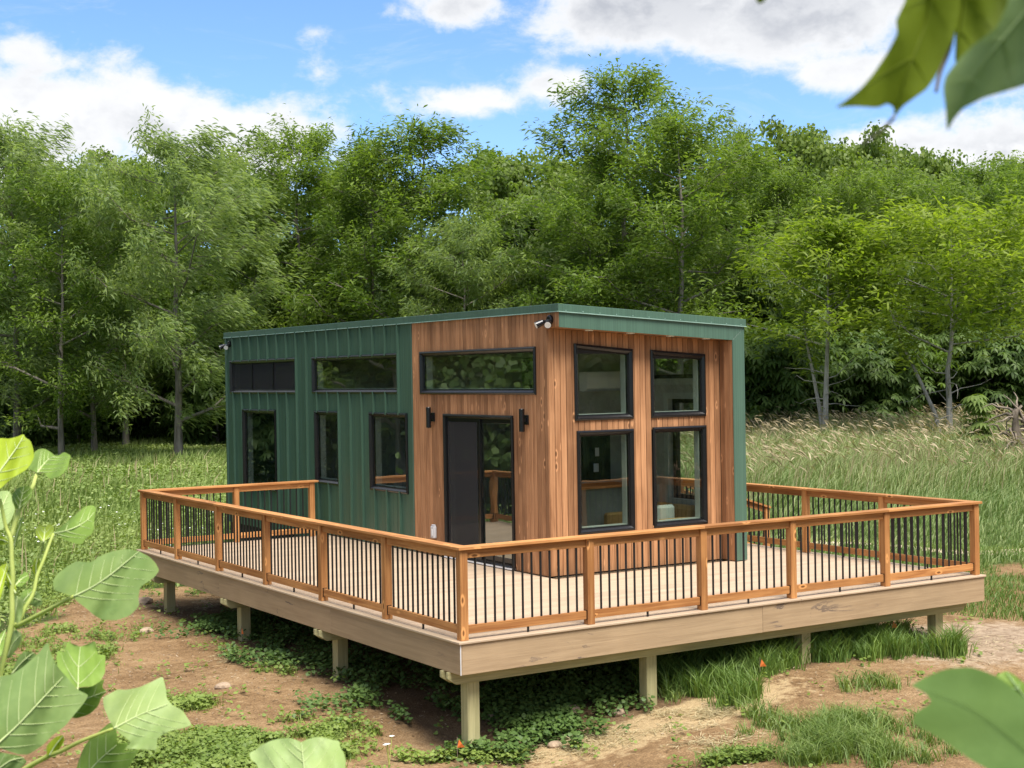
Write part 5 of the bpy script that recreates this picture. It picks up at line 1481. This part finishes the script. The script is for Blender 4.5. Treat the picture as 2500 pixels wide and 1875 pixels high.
tulip_leaf(sap, zC([(-150, 900), (0, 785), (110, 770), (210, 705), (360, 575), (455, 450), (490, 590), (545, 690), (640, 800), (740, 915), (845, 965), (800, 1040), (700, 1160), (620, 1260), (500, 1350), (400, 1450), (270, 1530), (180, 1530), (60, 1490), (0, 1470), (-150, 1430)]), 1.50, zC([(-60, 1460), (180, 1240), (430, 970), (600, 790)]), M['tl_grey'], (.05, -.12), .08, .04, 6, .25, label='largest leaf of the sapling, low at the left edge')
tulip_leaf(sap, zC([(545, 650), (535, 600), (555, 540), (615, 560), (640, 455), (765, 505), (905, 450), (930, 575), (1005, 585), (1000, 750), (960, 830), (880, 880), (745, 890), (650, 900), (560, 800)]), 1.60, zC([(700, 1050), (742, 900), (748, 700), (765, 508)]), M['tl_green'], (0, -.2), .10, .05, 3, .12, label='upright yellow-green leaf with four points')
tulip_leaf(sap, zC([(600, 960), (745, 893), (880, 884), (1000, 800), (970, 890), (1020, 930), (970, 980), (930, 1080), (850, 1150), (720, 1190), (620, 1150)]), 1.63, zC([(640, 1120), (800, 1010), (1010, 930)]), M['tl_green'], (0, 0), .1, .05, 3)
tulip_leaf(sap, zC([(980, 985), (1120, 910), (1200, 915), (1330, 890), (1440, 840), (1550, 785), (1580, 900), (1590, 1000), (1640, 1060), (1740, 1110), (1830, 1250), (1740, 1280), (1620, 1305), (1500, 1370), (1490, 1490), (1380, 1480), (1190, 1475), (1250, 1410), (1110, 1300), (1040, 1200), (990, 1080)]), 1.58, zC([(1080, 1283), (1220, 1210), (1350, 1145), (1600, 1050)]), M['tl_pale'], (-.1, -.3), .14, .05, 4, .2, label='pale leaf with sharp points, right-most of the sapling')
tulip_leaf(sap, zC([(730, 1650), (790, 1480), (850, 1390), (920, 1330), (1060, 1215), (1115, 1310), (1110, 1430), (1230, 1415), (1170, 1510), (1330, 1480), (1280, 1560), (1210, 1680), (1150, 1850), (700, 1850)]), 1.66, zC([(760, 1800), (930, 1600), (1110, 1440)]), M['tl_green'], (0, -.1), .1, .05, 4)
tulip_leaf(sap, zC([(105, 770), (150, 650), (200, 565), (290, 548), (350, 575), (300, 660), (250, 720)]), 1.72, zC([(110, 765), (220, 640), (320, 560)]), M['tl_grey'], (0, 0), .1, .05, 2)
tulip_leaf(sap, zC([(-40, 1500), (60, 1520), (200, 1545), (260, 1600), (200, 1660), (90, 1720), (-60, 1700)]), 1.60, zC([(-40, 1690), (100, 1590), (230, 1560)]), M['tl_grey'], (0, 0), .1, .05, 2)
tulip_leaf(sap, zC([(450, 1540), (440, 1450), (520, 1370), (600, 1340), (615, 1400), (560, 1490), (490, 1560)]), 1.62, zC([(470, 1540), (530, 1440), (605, 1350)]), M['tl_yellow'], (0, 0), .5, .1, 0)
tulip_leaf(sap, zC([(95, 290), (85, 150), (105, 50), (160, 15), (225, 50), (215, 180), (180, 300)]), 1.72, zC([(130, 290), (150, 150), (165, 20)]), M['tl_pale'], (0, 0), .55, .1, 0, label='pale sheath wrapped round the stem')
tulip_leaf(sap, zC([(50, 600), (100, 370), (150, 340), (215, 385), (190, 480), (90, 620)]), 1.71, zC([(70, 600), (120, 480), (195, 390)]), M['tl_pale'], (0, 0), .5, .1, 0)
tulip_leaf(sap, zC([(230, 120), (240, 0), (290, -60), (380, -10), (410, 100), (350, 130), (290, 100)]), 1.78, zC([(250, 110), (300, 40), (390, 60)]), M['tl_grey'], (0, 0), .2, .1, 2)
tulip_leaf(sap, zC([(-60, 480), (0, 380), (60, 330), (40, 480), (10, 600), (-60, 640)]), 1.69, zC([(-50, 620), (0, 470), (55, 340)]), M['tl_green'], (0, -.1), .3, .1, 2)
tulip_leaf(sap, zA([(-60, 1500), (0, 1380), (80, 1340), (70, 1450), (30, 1600), (0, 1720), (-60, 1720)]), 1.70, zA([(-40, 1700), (20, 1520), (75, 1345)]), M['tl_yellow'], (0, -.2), .15, .1, 3)
tulip_leaf(sap, zA([(150, 1570), (200, 1480), (265, 1425), (298, 1495), (270, 1540), (200, 1590)]), 1.73, zA([(155, 1575), (215, 1510), (290, 1470)]), M['tl_green'], (0, -.1), .4, .1, 1)
tulip_leaf(sap, zA([(60, 1440), (110, 1480), (160, 1560), (165, 1650), (110, 1640), (70, 1560)]), 1.71, zA([(160, 1655), (115, 1560), (65, 1445)]), M['tl_yellow'], (0, 0), .4, .1, 0)
tulip_leaf(sap, zA([(-80, 1080), (0, 1065), (60, 1095), (95, 1140), (40, 1165), (-80, 1140)]), 1.74, zA([(-70, 1110), (20, 1110), (90, 1138)]), M['tl_yellow'], (0, 0), .2, .1, 2)
tulip_leaf(sap, zA([(200, 1659), (250, 1620), (320, 1600), (350, 1660), (330, 1760), (240, 1780)]), 1.76, zA([(215, 1760), (270, 1690), (335, 1620)]), M['tl_green'], (0, -.1), .2, .1, 2)
petiole(sap, zA([(378, 430), (350, 510), (325, 580)])+zA([(200, 800), (110, 1080)]), 1.80, 1.74, .0022, .003)
petiole(sap, zA([(0, 700), (60, 980), (110, 1110), (118, 1300), (130, 1500), (120, 1660)])+zC([(110, 280), (40, 590), (0, 780), (-40, 1200), (-60, 1700)]), 1.72, 1.70, .0021, .0040, 'stem', 'stem')
petiole(sap, zB([(340, 865), (215, 930), (75, 1003)]), 1.62, 1.71, .0019, .0026)
petiole(sap, zC([(1080, 1284), (780, 1400), (600, 1490), (430, 1560), (200, 1700), (40, 1900)]), 1.58, 1.66, .0018, .0034)
petiole(sap, zA([(540, 1050), (490, 1180), (440, 1320), (375, 1480), (335, 1659)])+zC([(240, 130), (180, 260), (120, 300)]), 1.78, 1.72, .0018, .0028)
petiole(sap, zA([(440, 1130), (425, 1220), (395, 1290), (370, 1340)]), 1.80, 1.79, .0012, .0014)
b0_ = px3(-20, 1900, 1.70)
MB().tube([b0_, b0_+Vector((.02, .01, -.5)), (gx_, gy_, gz_-.05)], [.007, .009, .012], 8).build('stem', M['stem'], sap, smooth=True)

lc = px3(725, 1990, 1.45); gz2 = float(ground(lc.x, lc.y))
sap2 = thing('tulip_tree_sapling', 'single pale round-lobed tulip leaf rising into the bottom edge, left of centre', 'sapling', (lc.x, lc.y, gz2))
tulip_leaf(sap2, zD([(510, 790), (470, 710), (400, 660), (375, 590), (385, 550), (470, 510), (560, 440), (700, 370), (850, 335), (1000, 330), (1100, 360), (1170, 395), (1270, 345), (1400, 312), (1530, 325), (1660, 360), (1755, 370), (1775, 480), (1830, 560), (1860, 680), (1850, 800), (1800, 1000), (1500, 1250), (1230, 1330), (900, 1250), (600, 1000)]), 1.45, zD([(1240, 1320), (1225, 900), (1195, 600), (1172, 398)]), M['tl_pale'], (.05, -.25), .10, .05, 4, .25)
MB().tube([px3(746, 1958, 1.45), px3(750, 2100, 1.46), (lc.x, lc.y, gz2-.05)], [.0016, .002, .003], 6).build('leaf_stalk', M['stem'], sap2)

br = thing('tulip_tree_branch', 'blurred tulip tree leaves hanging into the upper right corner, close to the camera', 'branch', px3(2400, -300, .46))
tulip_leaf(br, zE([(1150, -160), (1150, 0), (1110, 80), (1062, 180), (1075, 300), (980, 480), (860, 660), (740, 800), (600, 910), (505, 970), (700, 955), (900, 970), (990, 930), (1045, 970), (1040, 1062), (1120, 960), (1230, 880), (1330, 810), (1410, 700), (1490, 520), (1570, 350), (1600, 200), (1620, -160)]), .46, zE([(1400, -160), (1330, 200), (1180, 600), (1045, 1050)]), M['tl_olive'], (.2, 0), .05, .02, 2, .25, 'tl_olive', .0006)
tulip_leaf(br, zE([(1300, -160), (1300, 60), (1240, 190), (1350, 190), (1480, 140), (1560, 150), (1600, 250), (1590, 600), (1760, 520), (1980, 380), (2120, 200), (2160, -20), (2160, -160)]), .475, zE([(1700, -160), (1650, 200), (1590, 540)]), M['tl_olive'], (0, 0), .05, .02, 2, .3, 'tl_olive', .0006)
tulip_leaf(br, zE([(2080, -160), (2070, 20), (2000, 180), (1950, 262), (1750, 410), (1600, 560), (1510, 680), (1485, 790), (1512, 1000), (1520, 1185), (1575, 1080), (1660, 980), (1850, 880), (2050, 820), (2212, 770), (2420, 680), (2600, 300), (2500, -160)]), .43, zE([(2400, -100), (2100, 250), (1750, 700), (1525, 1150)]), M['tl_sage'], (-.2, .1), .06, .03, 3, .25, 'tl_sage', .0005)
petiole(br, zE([(1042, 1055), (985, 1120), (900, 1200), (760, 1300)]), .46, .47, .0006, .0003, 'twig', 'leaf_tip')
petiole(br, zE([(1420, 830), (1460, 640), (1540, 420), (1600, 100), (1640, -200), (1800, -800)]), .48, .48, .0006, .0014, 'twig', 'twig')
petiole(br, zE([(2500, 100), (2450, -300), (2300, -800), (1800, -1100)]), .45, .48, .0014, .003, 'twig', 'twig')
petiole(br, zE([(1400, -150), (1600, -600), (1800, -1100)]), .46, .48, .001, .002, 'twig', 'twig')
tulip_leaf(br, zE([(-220, -60), (-190, 20), (-160, 34), (-120, 10), (-90, -60)]), .50, zE([(-150, -60), (-158, 25)]), M['tl_olive'], (0, 0), .05, .02, 0, .3, 'tl_olive', .0004)
petiole(br, zE([(-150, -60), (100, -400), (800, -800), (1800, -1100)]), .50, .48, .0006, .002, 'twig', 'twig')

lr = px3(2560, 2300, .56); gz3 = float(ground(lr.x, lr.y))
sap3 = thing('tulip_tree_sapling', 'blurred green tulip leaf in the lower right corner, close to the camera', 'sapling', (lr.x, lr.y, gz3))
tulip_leaf(sap3, zF([(1450, 480), (1560, 420), (1680, 370), (1850, 355), (1960, 390), (2050, 430), (2212, 560), (2330, 720), (2330, 1150), (2000, 1060), (1850, 980), (1680, 860), (1560, 790), (1450, 730), (1500, 650), (1590, 600), (1560, 540), (1490, 500)]), .60, zF([(2320, 1000), (2050, 760), (1800, 600), (1470, 480)]), M['tl_dull'], (-.03, -.08), .01, .01, 0, .3, 'tl_dull', .0002, None, .15)
tulip_leaf(sap3, zF([(2010, 425), (2090, 380), (2150, 410), (2230, 480), (2340, 600), (2330, 760), (2200, 620)]), .66, zF([(2330, 720), (2200, 540), (2095, 390)]), M['tl_green'], (0, 0), .06, .03, 2, .3, 'vein_dim', .0007)
MB().tube([px3(2540, 1862, .60), px3(2580, 2300, .60), (lr.x, lr.y, gz3-.05)], [.0012, .002, .004], 7).build('stem', M['stem'], sap3, smooth=True)
